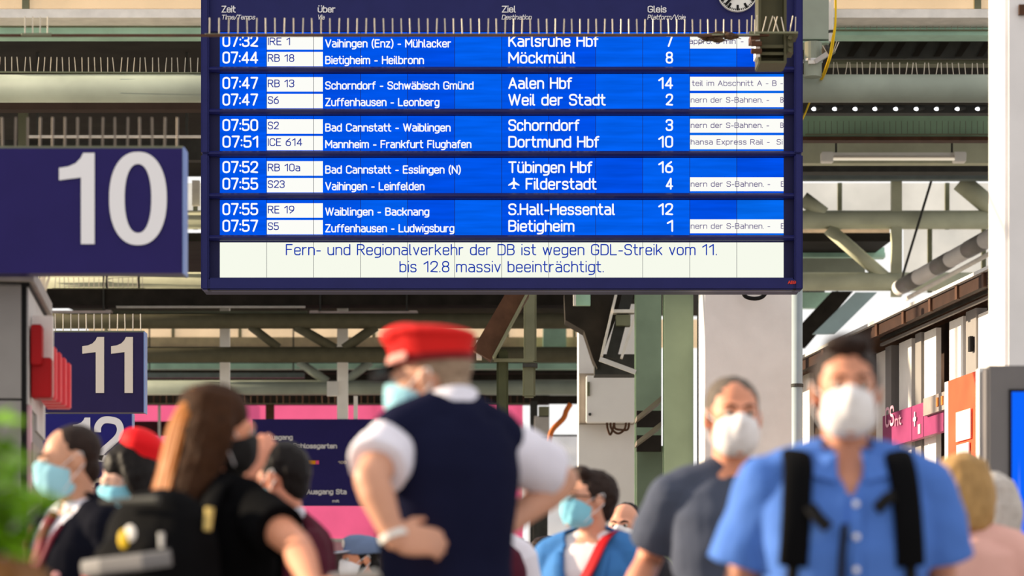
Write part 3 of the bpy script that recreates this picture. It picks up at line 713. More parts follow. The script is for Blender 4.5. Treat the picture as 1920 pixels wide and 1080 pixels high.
# third truss
d3 = 60
beam('beige wall band below the pale glazing', 632, 652, 63.4, .2, mat('beige_wall_band', (222, 198, 160), .8), -20, 1100, 'wall_band', 'wall band')
truss('third tubular roof truss with a pale chord above the pink banner', d3, None, Z(727, d3), .155, -9.6, X(1090, d3), [], [(W(560, 678, d3), W(614, 716, d3), .09), (W(695, 678, d3), W(648, 716, d3), .09)], M_TUBE)
dm = 43.4
truss('dark olive lattice girder in front of the white hanging poles', dm, Z(602, dm), Z(665, dm), .118, -9.6, X(1090, dm), [],
      [(W(555, 612, dm), W(628, 654, dm), .075), (W(705, 612, dm), W(645, 654, dm), .075), (W(470, 612, dm), W(522, 652, dm), .065)], mat('dim_olive_paint', (92, 88, 70), .6))
beam('green band between the chords of the third truss', 681, 692, 62, .2, M_GREEN2, -20, 1090)
beam('dark gap beam between the chords of the third truss', 692, 700, 62.4, .2, M_DARK, -20, 1090)
beam('blue-grey cable tray between the chords of the third truss', 699, 708, 61.5, .2, mat('blue_grey_steel', (112, 122, 122), .5), 268, 570, 'cable_tray', 'cable tray')
beam('dark beam directly above the pink banner', 739, 757, 61, .4, M_DARK, -20, 1030)
spike_strip('short dark pigeon spikes above the pink banner', W(270, 757, 60.5), W(1000, 757, 60.5), 60, .17, .012, .03, wire=M_BROWN)

# ------------------------------------------------------------------ far hoarding, wayfinding sign
dpk = 64
M_PINKB = glazing('pink_mesh_fabric', (255, 112, 166), 0.0)
pxbox('added_gap_backing', 60, 1090, 652, 757, 63.2, .1, M_DARK).name = 'dark_backing'  # dark backing added to keep bright sky out of the truss gaps
tag(bpy.data.objects['dark_backing'], 'dark panel added behind the third roof truss to close its gaps', 'panel')
pk = T('pink_banner', 'huge plain pink advertising banner behind the wayfinding sign', 'banner', W(620, 1010, dpk))
MB().add([W(120, 1010, dpk), W(980, 1010, dpk), W(980, 755, dpk), W(120, 755, dpk)], [(0, 1, 2, 3)]).obj('banner_sheet', M_PINKB, pk)
pxbox('dark_stripe', 242, 350, 790, 817, dpk - .06, .05, mat('dark_maroon_paint', (60, 26, 32), .7), pk)
for x in (130, 420, 700, 970): pxbox('banner_pole', x, x + 6, 745, 1319, dpk + .08, .08, M_DKSTEEL, pk)
pxbox('bottom_rail', 120, 982, 1010, 1016, dpk - .05, .12, M_LTGREY, pk)
pxbox('front_batten', 296, 301, 752, 822, dpk - .12, .06, M_LTGREY, pk)
beam('dark bracket hanging over the pink banner, left of the pale poles', 745, 792, 61.2, .2, M_BROWN, 498, 513, 'hanging_bracket', 'bracket')
setting(pxbox('wall_back', -200, 1120, 1016, 1317, 66, .3, M_LTGREY))
beam('dark counter front below the pink banner', 1034, 1085, 65, .3, M_DKSTEEL, 560, 760, 'counter_front', 'counter')
dw = 44.3
ws = T('wayfinding_sign', 'navy wayfinding sign with white exit directions in front of the pink banner', 'sign', W(588, 948, dw))
pxbox('sign_panel', 473, 702, 786, 948, dw, .12, mat('wayfinding_navy', (42, 36, 100), .45, var=.05), ws)
pw = dw / F
def wt(t, x0, x1, yt, yb, th, m=M_LET): return lettering('lettering', t, (0, dw, 0), UX, UZ, (x0 - 960) * pw, (x1 - 960) * pw, Z(yb, dw), (yb - yt) * pw, th * pw, .006, m, ws)
wt('Ausgang', 500, 549, 815, 825.5, 2.2); wt('Unterer Schlossgarten', 500, 632, 831.5, 841, 2); wt('Ausgang Sta', 574, 650, 917, 927, 2)
wt('mit', 623, 636, 937, 942, 1.2); wt('100', 634, 650, 864.5, 869.5, 1.2, M_LETW)
pxbox('orange_line_mark', 562, 592, 863.5, 870.5, dw - .01, .012, mat('orange_vinyl', (240, 160, 10), .5, var=0), ws, 0)
pxbox('pink_line_mark', 591.5, 598, 863.5, 870.5, dw - .01, .012, M_PINK, ws, 0)
for x0, x1, m in ((632, 652, M_LTGREY), (663, 670, M_LTGREY)):
    a = W(x0, 788, dw + .02); MB().box(a.x, W(x1, 0, dw).x, dw + .02, dw + .1, a.z, 8.65 if x0 < 650 else Z(742, dw)).obj('hanger', M_BAT, ws)
pxbox('junction_box', 613, 634, 715, 742, dw - .02, .1, M_WHITE, ws)
hb = T('hanging_pole', 'white square hanging pole above the long-haired woman', 'pole', W(421, 742, 44.2))
a = W(412, 745, 44.2); MB().box(a.x, W(430, 0, 44.2).x, 44.2, 44.34, a.z, 8.6).obj('pole_shaft', M_BAT, hb)

for nm_, pxs, dd, yy in (('conduit_rail.001', (260, 530), 43.72, 573), ('conduit_rail.002', (200, 560), 43.92, 585), ('cable_tray.002', (280, 550), 61.6, 700), ('conduit_rail', (70, 350), 33.01, 255), ('hanging_sheet', (1515, 1545), 52.05, 550), ('stair_soffit', (1570,), 50.1, 550)):
    o_ = bpy.data.objects.get(nm_)
    if o_:
        for x_ in pxs:
            q = W(x_, yy, dd); MB().box(q.x - .015, q.x + .015, dd, dd + .03, q.z, 8.64 if dd > 60 else 8.3).obj('hanger', M_DKSTEEL, o_)
# ------------------------------------------------------------------ middle distance steelwork below the board
db = 30
t = T('raking_beam', 'dark raking steel beam running down below the board', 'beam', W(905, 670, db))
MB().bar(W(975, 545, db), W(903, 668, db), .22, .24, (0, -1, 0)).obj('beam_web', M_BROWN, t)
MB().bar(W(992, 545, db - .15), W(925, 672, db - .15), .02, .3, (0, -1, 0)).obj('beam_flange', M_OLIVE, t)
pxbox('end_plate', 893, 903, 638, 672, db - .02, .2, M_LEDGE, t)
o = T('drop_post', 'round olive post hanging below the board, right of the raking beam', 'post', W(994, 706, 31)); pxbox('post_shaft', 982, 1006, 40, 680, 31, .14, M_OLIVE, o, .02); pxbox('post_foot', 980, 1004, 678, 745, 31.02, .1, M_OLIVE, o, .02); pxbox('post_collar', 980, 1008, 681, 688, 30.98, .18, M_DKSTEEL, o)
o = T('drop_post', 'dark green post hanging under the lower end of the raking beam', 'post', W(941, 785, 30.4)); pxbox('post_shaft', 931, 953, 655, 782, 30.06, .13, mat('deep_green_paint', (74, 78, 56), .5), o, .02); pxbox('bracket_bar', 926, 1000, 672, 678, 30.0, .05, M_OLIVE, o)
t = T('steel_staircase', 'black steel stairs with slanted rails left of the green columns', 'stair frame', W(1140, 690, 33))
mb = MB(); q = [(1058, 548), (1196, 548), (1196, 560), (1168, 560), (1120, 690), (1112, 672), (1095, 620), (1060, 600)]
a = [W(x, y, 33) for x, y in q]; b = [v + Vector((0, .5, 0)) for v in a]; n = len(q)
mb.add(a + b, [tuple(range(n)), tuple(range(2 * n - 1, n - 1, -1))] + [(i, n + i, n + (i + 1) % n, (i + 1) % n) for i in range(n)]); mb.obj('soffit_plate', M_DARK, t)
for (x0, y0, x1, y1) in ((1156, 548, 1128, 668), (1192, 590, 1165, 672)):
    MB().bar(W(x0, y0, 32.8), W(x1, y1, 32.8), .03, .12, (0, 1, 0)).obj('stair_rail', M_LEDGE, t)
MB().bar(W(1178, 548, 32.9), W(1146, 672, 32.9), .13, .1, (0, -1, 0)).obj('stair_stringer', M_DKSTEEL, t)
pxbox('stair_tread', 1150, 1190, 580, 586, 32.7, .2, M_LEDGE, t); pxbox('stair_tread', 1155, 1182, 590, 610, 32.75, .2, M_OLIVE, t)
pxbox('lug', 1080, 1107, 548, 572, 32, .1, M_GREEN2, t); pxbox('lug', 1075, 1080, 548, 572, 31.9, .1, M_LEDGE, t)
MB().bar(W(1124, 673, 31.5), W(1192, 698, 31.5), .05, .045, (0, 1, 0)).obj('handrail', M_WHITE, t)
pxbox('landing_block', 1115, 1192, 664, 702, 33.2, .4, M_DKSTEEL, t)
beam('green sheet seen between the posts below the board', 612, 652, 63, .2, M_GREEN2, 1018, 1062, 'green_sheet', 'sheet')
beam('olive beam end behind the grey cabinet', 652, 684, 62.5, .3, M_OLIVE, 1000, 1196)
beam('pale green pipe end behind the grey cabinet', 712, 740, 61, .2, M_TUBE, 985, 1090)
o = T('white_column', 'pale square column carrying the grey electrical cabinet', 'column', GB(1138, 35), kind='thing')
M_BRP = mat('bright_plaster', (252, 250, 250), .7, scale=2.5, var=.04)
MB().box(X(1085, 35), X(1190, 35), 35, 35.75, 0, 8.0).obj('column_shaft', M_BRP, o)
o = T('electrical_cabinet', 'light grey electrical cabinet on the pale square column', 'cabinet', W(1145, 796, 34.6))
pxbox('cabinet_body', 1086, 1190, 700, 793, 34.75, .25, mat('taupe_panel', (150, 140, 130), .5), o)
dr = pxbox('door', 1099, 1190, 704, 792, 34.6, .16, M_BRP, o, .01)
pxbox('hinge', 1101, 1106, 716, 742, 34.56, .05, M_OLIVE, dr); p = W(1106, 777, 34.6); MB().tube([p, p + Vector((0, -.03, 0))], .018, 10).obj('lock', M_DKSTEEL, dr)
cb = MB()
for a, b, c in ((1138, 1150, 815), (1145, 1172, 813), (1152, 1178, 806)):
    cb.tube(smoothpath([W(a, 790, 34.65), W(a + 1, 803, 34.65), W((a + b) / 2, c, 34.65), W(b - 1, 805, 34.65), W(b + 2, 790, 34.65)]), .014, 7)
cb.obj('cable_loop', M_BROWN, o, smooth=True)
# green steel columns with shelves between
def gcol(label, x0, x1, d, m):
    o = T('steel_column', label, 'steel column', GB((x0 + x1) / 2, d), kind='thing')
    a, b = X(x0, d), X(x1, d)
    MB().box(a, b, d, d + .03, 0, 8.0).obj('flange', m, o); MB().box((a + b) / 2 - .01, (a + b) / 2 + .01, d + .03, d + .3, 0, 8).obj('web', m, o); MB().box(a, b, d + .3, d + .33, 0, 8).obj('flange', m, o)
    return o
gcol('green steel column standing left of the white plaster column', 1246, 1300, 29, mat('sage_paint', (118, 134, 114), .5, scale=2))
gcol('paler green steel column right of the grey cabinet', 1192, 1240, 31.5, mat('light_sage_paint', (136, 156, 134), .5, scale=2))
pxbox('strip', 1240, 1247, 548, 1240, 29.4, .3, M_LEDGE, None) if False else None
for y0, y1, yt in ((752, 766, 'upper'), (800, 812, 'lower')):
    t = T('cantilever_bracket', yt + ' slanted steel bracket between the two green columns', 'bracket', W(1218, y1 + 20, 30))
    mb = MB(); q = [(1194, y1 + 22), (1194, y1 + 14), (1240, y0 - 10), (1240, y0)]
    a = [W(x, y, 29.35) for x, y in q]; b = [v + Vector((0, .5, 0)) for v in a]
    mb.add(a + b, [(0, 1, 2, 3), (7, 6, 5, 4), (0, 4, 5, 1), (1, 5, 6, 2), (2, 6, 7, 3), (3, 7, 4, 0)]); mb.obj('bracket_arm', mat('taupe_steel', (120, 112, 100), .5), t)
    pxbox('bracket_back', 1194, 1240, y1 + 4, y1 + 34, 31, .1, M_DARK, t)
beam('dark green infill panel between the two green columns', 836, 1402, 31.2, .06, mat('sage_paint', (118, 134, 114)), 1194, 1246, 'infill_panel', 'panel')
# white plaster column and downpipe below the board
o = T('plaster_column', 'broad white plaster column directly below the right end of the board', 'column', GB(1400, 28), kind='thing')
MB().box(X(1322, 28), X(1488, 28), 28, 29.2, 0, 8.2).obj('column_shaft', M_PLASTER, o)
cb = MB().tube(smoothpath([W(1392, 545, 27.9), W(1398, 556, 27.9), W(1415, 560, 27.9), W(1430, 556, 27.9), W(1438, 545, 27.9)]), .02, 8)
cb.obj('cable_loop', M_BLACK, o, smooth=True)
o = T('downpipe', 'thin blue-grey downpipe beside the white plaster column', 'pipe', GB(1494, 26))
MB().tube([GB(1494.5, 26), W(1494.5, 520, 26)], .05, 18).obj('pipe_shaft', mat('blue_grey_pipe', (160, 172, 178), .4, var=.05), o, smooth=True)
for y in (720,): MB().tube([W(1494.5, y, 26), W(1494.5, y + 6, 26)], .058, 18).obj('pipe_collar', M_DKSTEEL, o)
# far right opening behind hat man: orange hose, pale building corner
hs = MB().tube(smoothpath([W(1070, 757, 50), W(1062, 770, 50), W(1056, 785, 50), W(1036, 806, 50), W(1029, 830, 50), W(1027, 850, 50)]), .045, 10)
tag(hs.obj('orange_hose', M_ORANGE, smooth=True), 'orange hose hanging against the bright gap left of the grey cabinet', 'hose')
beam('blue-grey leaning post at the edge of the pink banner', 752, 1337, 52, .2, M_DKSTEEL, 994, 1008, 'grey_post', 'post')
beam('olive box beside the pink banner', 762, 782, 51, .3, M_OLIVE, 1010, 1030, 'olive_box', 'box')
beam('pale crate below the olive box beside the pink banner', 780, 818, 51, .3, M_LTGREY, 1002, 1030, 'pale_box', 'box')
beam('dark box below the pale crate beside the pink banner', 818, 1339, 51.2, .3, M_DKSTEEL, 1000, 1027, 'dark_box', 'box')
beam('thin horizontal rail across the bright gap left of the column', 815, 818, 59.95, .06, M_DKSTEEL, 1026, 1086, 'guard_rail', 'rail')
beam('translucent white sheet added to brighten the gap left of the column', 818, 1324, 60, .02, glazing('translucent_white', (255, 255, 255), .75), 990, 1100, 'bright_gap_sheet', 'added sheet')  # translucent sheet added so the outdoor gap stays bright

# ------------------------------------------------------------------ right: plaster column, screen, shop row
o = T('plaster_column', 'tall pale plaster column at the edge, sunlit along one side', 'column', (3.4, 16.3, 0), kind='thing')
MB().box(2.775, 3.9, 16, 16.58, 0, 8.3).obj('column_shaft', M_PLASTER, o, bevel=.02)
pxbox('number_plate', 1911, 1930, 8, 27, 15.97, .03, M_BROWN, o)
scd = 12.5
o = T('display_kiosk', 'grey advertising display with a glowing blue screen', 'display', GB(1990, scd))
a = W(1850, 685, scd)
MB().box(a.x, a.x + .95, scd, scd + .2, 0, a.z).obj('casing', mat('kiosk_grey', (116, 112, 112), .45, var=.04), o, bevel=.012)
b = W(1896.5, 735, scd)
sc = MB().box(b.x, b.x + .8, scd - .012, scd + .01, .4, b.z).obj('screen', screen('blue_display', (14, 102, 255), 1.0, 2), o)
MB().box(b.x - .012, b.x + .812, scd - .008, scd + .008, .388, b.z + .012).obj('screen_bezel', M_BLACK, o)
# facade direction
FX = lambda d: 4.15 - .12 * (d - 25)
def fp(px, zz=None, off=0):
    """point of the shop row seen at column px"""
    d = (4.15 + 3.0 + off) / ((px - 960) / F + .12); return d
def fbox(name, xa, xb, za, zb, m, parent=None, off=0, thick=.08):
    da, dbb = fp(xa, off=off), fp(xb, off=off); mb = MB()
    A, Bv = Vector((FX(da) + off, da, 0)), Vector((FX(dbb) + off, dbb, 0))
    n = Vector((1, .12, 0)).normalized() * thick
    mb.add([p + q + Vector((0, 0, z)) for z in (za, zb) for p, q in ((A, Vector()), (Bv, Vector()), (Bv, n), (A, n))],
           [(0, 1, 2, 3), (7, 6, 5, 4), (0, 4, 5, 1), (1, 5, 6, 2), (2, 6, 7, 3), (3, 7, 4, 0)])
    return mb.obj(name, m, parent)
fz = lambda px, py, off=0: CH + (HOR - py) * fp(px, off=off) / F
sh = T('platform_roof', 'long brown canopy edge running away above the shop row', 'canopy', (3.9, 28, 4.2))
zt = 4.2
fbox('fascia', 1430, 1875, zt - .11, zt, mat('brown_fascia', (54, 35, 26), .6, var=.2), sh, -.34, .06)
fbox('corrugated_edge', 1430, 1875, zt, zt + .03, M_LTGREY, sh, -.38, .5)
fbox('soffit', 1430, 1875, zt - .02, zt, M_BROWN, sh, -.3, 1.4)
for x in (1540, 1590, 1640, 1690, 1740, 1790, 1840): fbox('fascia_joint', x, x + 4, zt - .12, zt + .005, M_BROWN, sh, -.36, .03)
for zz, m in ((zt - .05, M_DKSTEEL), (zt - .105, M_GREY)): fbox('gutter_pipe', 1650, 1872, zz - .013, zz + .013, m, sh, -.1, .03)
setting(fbox('wall_right', 1440, 1880, 0, zt - .02, mat('dark_shop_front', (58, 44, 38), .7, var=.25), None, .25, .1))
panels = [(1505, 1518), (1643, 1660), (1686, 1709), (1733, 1755), (1780, 1806), (1834, 1858)]
nm = ('nearest the pole', 'first', 'second', 'third', 'fourth', 'fifth')
for i, (a, b) in enumerate(panels):
    o = fbox('white_shutter', a, b, .1, fz((a + b) / 2, (690, 660, 639, 619, 598, 585)[i]), M_BAT, None, .0, .05)
    tag(o, ('narrow white shutter panel half hidden beside the thin pole', 'white shutter panel just right of the blue-shirted man\'s head', 'second white shutter panel from the blue-shirted man\'s head', 'white shutter panel above the grey plate of the magenta board', 'white shutter panel above the orange poster', 'white shutter panel touching the sunlit column')[i], 'shutter', 'white shutter panels on the shop row')
for i, (a, b) in enumerate(((1660, 1671), (1716, 1727), (1811, 1822), (1822, 1830))):
    o = fbox('shop_post', a, b, 0, zt - .12, M_GREY, None, -.02, .1)
    tag(o, ('grey shop front post above the left end of the magenta board', 'grey shop front post above the middle of the magenta board', 'grey shop front post with a dark handle above the orange poster', 'grey shop front post next to the sunlit column')[i], 'post', 'grey shop front posts')
    if i == 2: fbox('handle', 1815, 1819, fz(1817, 664), fz(1817, 636), M_BLACK, o, -.06, .03)
mg = T('shop_fascia_sign', 'magenta shop sign board running along the shop row', 'sign', (3.75, 28.5, 2.7))
M_MAG = mat('magenta_sign', (142, 58, 100), .5, var=.08)
zz0, zz1 = fz(1656, 850), fz(1656, 790)
for a, b in ((1655, 1709), (1710, 1731), (1732, 1773)):
    fbox('sign_panel', a, b, zz0, zz1, M_MAG, mg, -.15, .06)
fbox('grey_plate', 1731, 1772, zz0 + (zz1 - zz0) * .56, zz1 + .02, mat('taupe_plate', (150, 140, 136), .5), mg, -.19, .05)
def ft(t, xa, xb, fy, cap, th, m, parent, off=-.155):
    da, dd = fp(xa, off=off), fp(xb, off=off); A = Vector((FX(da) + off, da, 0)); Bv = Vector((FX(dd) + off, dd, 0)); u = (Bv - A)
    return lettering('lettering', t, A, u.normalized(), UZ, 0, u.length, fy, cap, th, .006, m, parent)
M_PINKT = mat('pale_pink_lettering', (226, 170, 190), .5, var=0)
H_ = zz1 - zz0
ft('CS', 1661, 1677, zz0 + H_ * .6, .2, .03, M_PINKT, mg); ft('nt', 1679, 1691, zz0 + H_ * .55, .1, .02, M_PINKT, mg); ft('+', 1713, 1719, zz0 + H_ * .2, .3, .04, M_PINKT, mg)
fbox('yellow_mark', 1721, 1725, zz0 + H_ * .12, zz0 + H_ * .4, M_LETW, mg, -.16, .01)
for x in (1755, 1764): fbox('orange_mark', x, x + 3, zz0 + H_ * .7, zz0 + H_ * .95, M_ORANGE, mg, -.2, .01)
op = T('orange_poster', 'tall orange poster panel with a pale card on it', 'poster', (3.6, 23, 2))
pz1 = fz(1835, 694, -.45); pz0 = .3
fbox('frame_post', 1771, 1778, pz0, pz1, M_LTGREY, op, -.45, .1)
M_ORP = mat('orange_poster_print', (238, 84, 54), .5, var=.2, scale=2.2)
fbox('poster_sheet', 1778, 1832, pz0, pz1, M_ORP, op, -.45, .06)
fbox('dark_edge', 1832, 1836, pz0, pz1, mat('dark_maroon_paint', (60, 26, 32)), op, -.45, .06)
fbox('pale_card', 1792, 1819, fz(1806, 826, -.46), fz(1806, 770, -.46), mat('pale_pink_card', (252, 196, 180), .5, var=.05), op, -.47, .01)
fbox('pale_card', 1793, 1816, fz(1806, 874, -.46), fz(1806, 832, -.46), mat('pale_grey_card', (206, 200, 206), .5, var=.05), op, -.47, .01)
# light frame column left of the screen
fbox_o = MB().box(X(1836, 15), X(1853, 15), 15, 15.1, 0, Z(690, 15)).obj('poster_light_frame', M_WHITE); tag(fbox_o, 'bright white upright frame between the orange poster and the grey display', 'frame')

# ------------------------------------------------------------------ left kiosk
dk = 14.0
kd = Vector((-.097, 1, 0)).normalized()      # the kiosk's long side runs away slightly to the left
kn = Vector((1, .097, 0)).normalized()
C0 = Vector((X(48, dk), dk, 0))
def kbox(name, s0, s1, o0, o1, z0, z1, m, parent, bevel=0):
    mb = MB(); mb.add([C0 + kd * s + kn * o + Vector((0, 0, z)) for z in (z0, z1) for s, o in ((s0, o0), (s1, o0), (s1, o1), (s0, o1))],
        [(0, 1, 2, 3), (7, 6, 5, 4), (0, 4, 5, 1), (1, 5, 6, 2), (2, 6, 7, 3), (3, 7, 4, 0)]); return mb.obj(name, m, parent, bevel=bevel)
ki = T('kiosk', 'grey panelled kiosk with a red letter sign on its side', 'kiosk', C0 + Vector((-.6, .6, 0)))
zk = Z(750, dk); zr = Z(530, dk)
kbox('front_panel', -.02, .04, -1.2, -.02, zk + .006, zr - .01, M_GREY, ki); kbox('front_panel', -.02, .04, -1.2, -.02, 0, zk - .006, M_GREY, ki)
kbox('corner_seam', -.01, .05, -.02, .004, 0, zr, M_BLACK, ki)
kbox('body', .04, 1.28, -1.2, 0, 0, zr, M_GREY, ki)
kbox('side_panel', .02, .62, -.02, .012, zk - .02, zr, M_LTGREY, ki); kbox('side_panel', .63, 1.26, -.02, .012, zk - .1, zr, M_LTGREY, ki)
kbox('roof_slab', -.08, 1.34, -1.26, .045, zr + .0, zr + .065, mat('kiosk_roof_grey', (156, 150, 146), .5), ki)
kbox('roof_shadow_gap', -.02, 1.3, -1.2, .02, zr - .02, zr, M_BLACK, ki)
kbox('canopy', .1, 1.2, 0, .03, zk - .35, zk - .2, mat('taupe_panel', (150, 140, 130)), ki); kbox('pink_reflection', .06, .16, 0, .02, zk - .5, zk - .02, mat('pink_reflection_paint', (222, 176, 186), .5), ki)  # a pinkish reflection on the facade, put into a coloured strip
spike_strip('bent golden pigeon spikes on the roof edge of the grey kiosk', C0 + kd * .15 + Vector((0, 0, zr + .068)), C0 + kd * 1.3 + Vector((0, 0, zr + .068)), 26, .11, .005, .12, fan=.5)
rs = T('letter_sign', 'red three-dimensional letter sign fixed to the side of the grey kiosk', 'letter sign', C0 + kd * .3 + Vector((.1, 0, Z(745, dk))))
z1, z0 = Z(605, dk), Z(742, dk)
kbox('letter', .06, .2, .02, .075, z0 + .16, z1 + .0, M_RED, rs, .006); kbox('letter', .1, .24, .02, .12, z0, z0 + .2, M_RED, rs, .006)
kbox('letter_edge', .2, .26, .02, .12, z0 + .02, z1 + .06, M_LEDGE, rs)
for i in range(5):
    s = .36 + i * .16
    kbox('letter', s, s + .1, .03, .1 + .015 * i, z0 + .03, z1 - .05 - .01 * i, M_CORAL, rs, .006)
# ------------------------------------------------------------------ potted plant close to the camera
pl = T('potted_plant', 'bright green leafy plant in a tall brown planter close to the camera', 'plant', (-.93, 4.6, 0))
zc = Z(1050, 4.6)
MB().box(-1.16, -.775, 4.45, 4.8, 0, zc).obj('planter', mat('brown_planter', (132, 92, 54), .7, var=.2), pl, bevel=.015)
st = MB(); lf = MB(); rr = random.Random(3)
for i in range(70):
    x, y = rr.uniform(-1.12, -.84), rr.uniform(4.5, 4.75); top = Vector((x + rr.uniform(-.05, .06), y + rr.uniform(-.08, .08), zc + rr.uniform(.06, .24)))
    top.x = min(top.x, -.8)
    b = Vector((x, y, zc - .02)); st.tube(smoothpath([b, b.lerp(top, .6) + Vector((rr.uniform(-.02, .02), 0, .02)), top], 4), .003, 5)
    for k in range(7):
        p = b.lerp(top, .35 + .65 * k / 6); a = rr.uniform(0, 2 * PI); L = rr.uniform(.055, .085); e = rr.uniform(-.5, .5)
        dv = Vector((math.cos(a) * math.cos(e), math.sin(a) * math.cos(e), math.sin(e))); sd = dv.cross(Vector((0, 0, 1))).normalized() * L * .34; up = sd.cross(dv).normalized() * L * .12
        lf.add([p, p + dv * L * .35 + sd - up, p + dv * L * .4 + up * .2, p + dv * L * .35 - sd - up, p + dv * L * .75 + sd * .7 - up, p + dv * L * .75 - sd * .7 - up, p + dv * L], [(0, 1, 2), (0, 2, 3), (1, 4, 6, 2), (2, 6, 5, 3)])
st.obj('stem', mat('plant_stem', (96, 120, 40), .6), pl)
m = mat('fresh_leaf', (116, 166, 26), .5, var=.3, scale=14); 
m.node_tree.nodes['Principled BSDF'].inputs['Transmission Weight'].default_value = 0
me = lf.mesh('foliage'); link_mesh('foliage', me, pl, m)
tag([c for c in pl.children if c.name.startswith('foliage')][0], kind='stuff')

# ------------------------------------------------------------------ people
def clay(name, parts, vox, it, m, parent, bump=0, bfreq=14, cut=None, solid=0):
    """one continuous surface grown over overlapping shapes (world coordinates)"""
    mb = MB()
    for v, f in parts: mb.add(v, f)
    me = mb.mesh('clay_tmp'); o = bpy.data.objects.new('clay_tmp', me); COL.objects.link(o)
    r = o.modifiers.new('r', 'REMESH'); r.mode = 'VOXEL'; r.voxel_size = vox
    if it:
        s = o.modifiers.new('s', 'SMOOTH'); s.factor = .5; s.iterations = it
    dg = bpy.context.evaluated_depsgraph_get(); dg.update()
    me2 = bpy.data.meshes.new_from_object(o.evaluated_get(dg)); me2.name = name
    bpy.data.objects.remove(o); bpy.data.meshes.remove(me)
    if bump:
        ns = [v.normal.copy() for v in me2.vertices]
        for v, n in zip(me2.vertices, ns):
            c = v.co * bfreq; v.co += n * (noise.noise(c) * .65 + noise.noise(c * 2.3) * .35) * bump
    if cut or solid:
        bm = bmesh.new(); bm.from_mesh(me2)
        if cut:
            dead = [f for f in bm.faces if cut(f.calc_center_median())]
            bmesh.ops.delete(bm, geom=dead, context='FACES')
        bm.to_mesh(me2); bm.free()
        if solid:
            o = bpy.data.objects.new('t', me2); COL.objects.link(o); q = o.modifiers.new('q', 'SOLIDIFY'); q.thickness = solid; q.offset = -1
            dg = bpy.context.evaluated_depsgraph_get(); dg.update(); me3 = bpy.data.meshes.new_from_object(o.evaluated_get(dg))
            bpy.data.objects.remove(o); me2 = me3; me2.name = name
    me2.materials.clear()
    return link_mesh(name, me2, parent, m, True)

def ringloft(rings, tf, n=28, p=2.3):
    v = []; e = 2 / p; sg = lambda t: (abs(t) ** e) * (1 if t >= 0 else -1)
    for z, cx, cy, rx, ry in rings:
        for j in range(n):
            a = 2 * PI * j / n; v.append(tf(Vector((cx + rx * sg(math.cos(a)), cy + ry * sg(math.sin(a)), z))))
    q = len(rings)
    f = [(i * n + j, i * n + (j + 1) % n, (i + 1) * n + (j + 1) % n, (i + 1) * n + j) for i in range(q - 1) for j in range(n)]
    return v, f + [tuple(range(n - 1, -1, -1)), tuple(range((q - 1) * n, q * n))]

TORSO = {'m': [(.84, 0, .01, .16, .115), (.93, 0, .012, .172, .125), (1.03, 0, .0, .158, .115), (1.12, 0, -.005, .155, .115), (1.24, 0, -.008, .172, .125), (1.34, 0, 0, .18, .122), (1.41, 0, .008, .165, .1), (1.455, 0, .014, .11, .075), (1.485, 0, .018, .07, .062)],
         'f': [(.84, 0, .01, .165, .12), (.93, 0, .012, .172, .125), (1.03, 0, .0, .142, .105), (1.12, 0, -.005, .135, .1), (1.24, 0, -.018, .15, .12), (1.34, 0, -.005, .156, .108), (1.41, 0, .008, .145, .09), (1.455, 0, .014, .095, .068), (1.485, 0, .018, .058, .055)]}
SKIN = {}
def skin(name, rgb): return mat(name, rgb, .5, var=.08, scale=9, spec=.35)

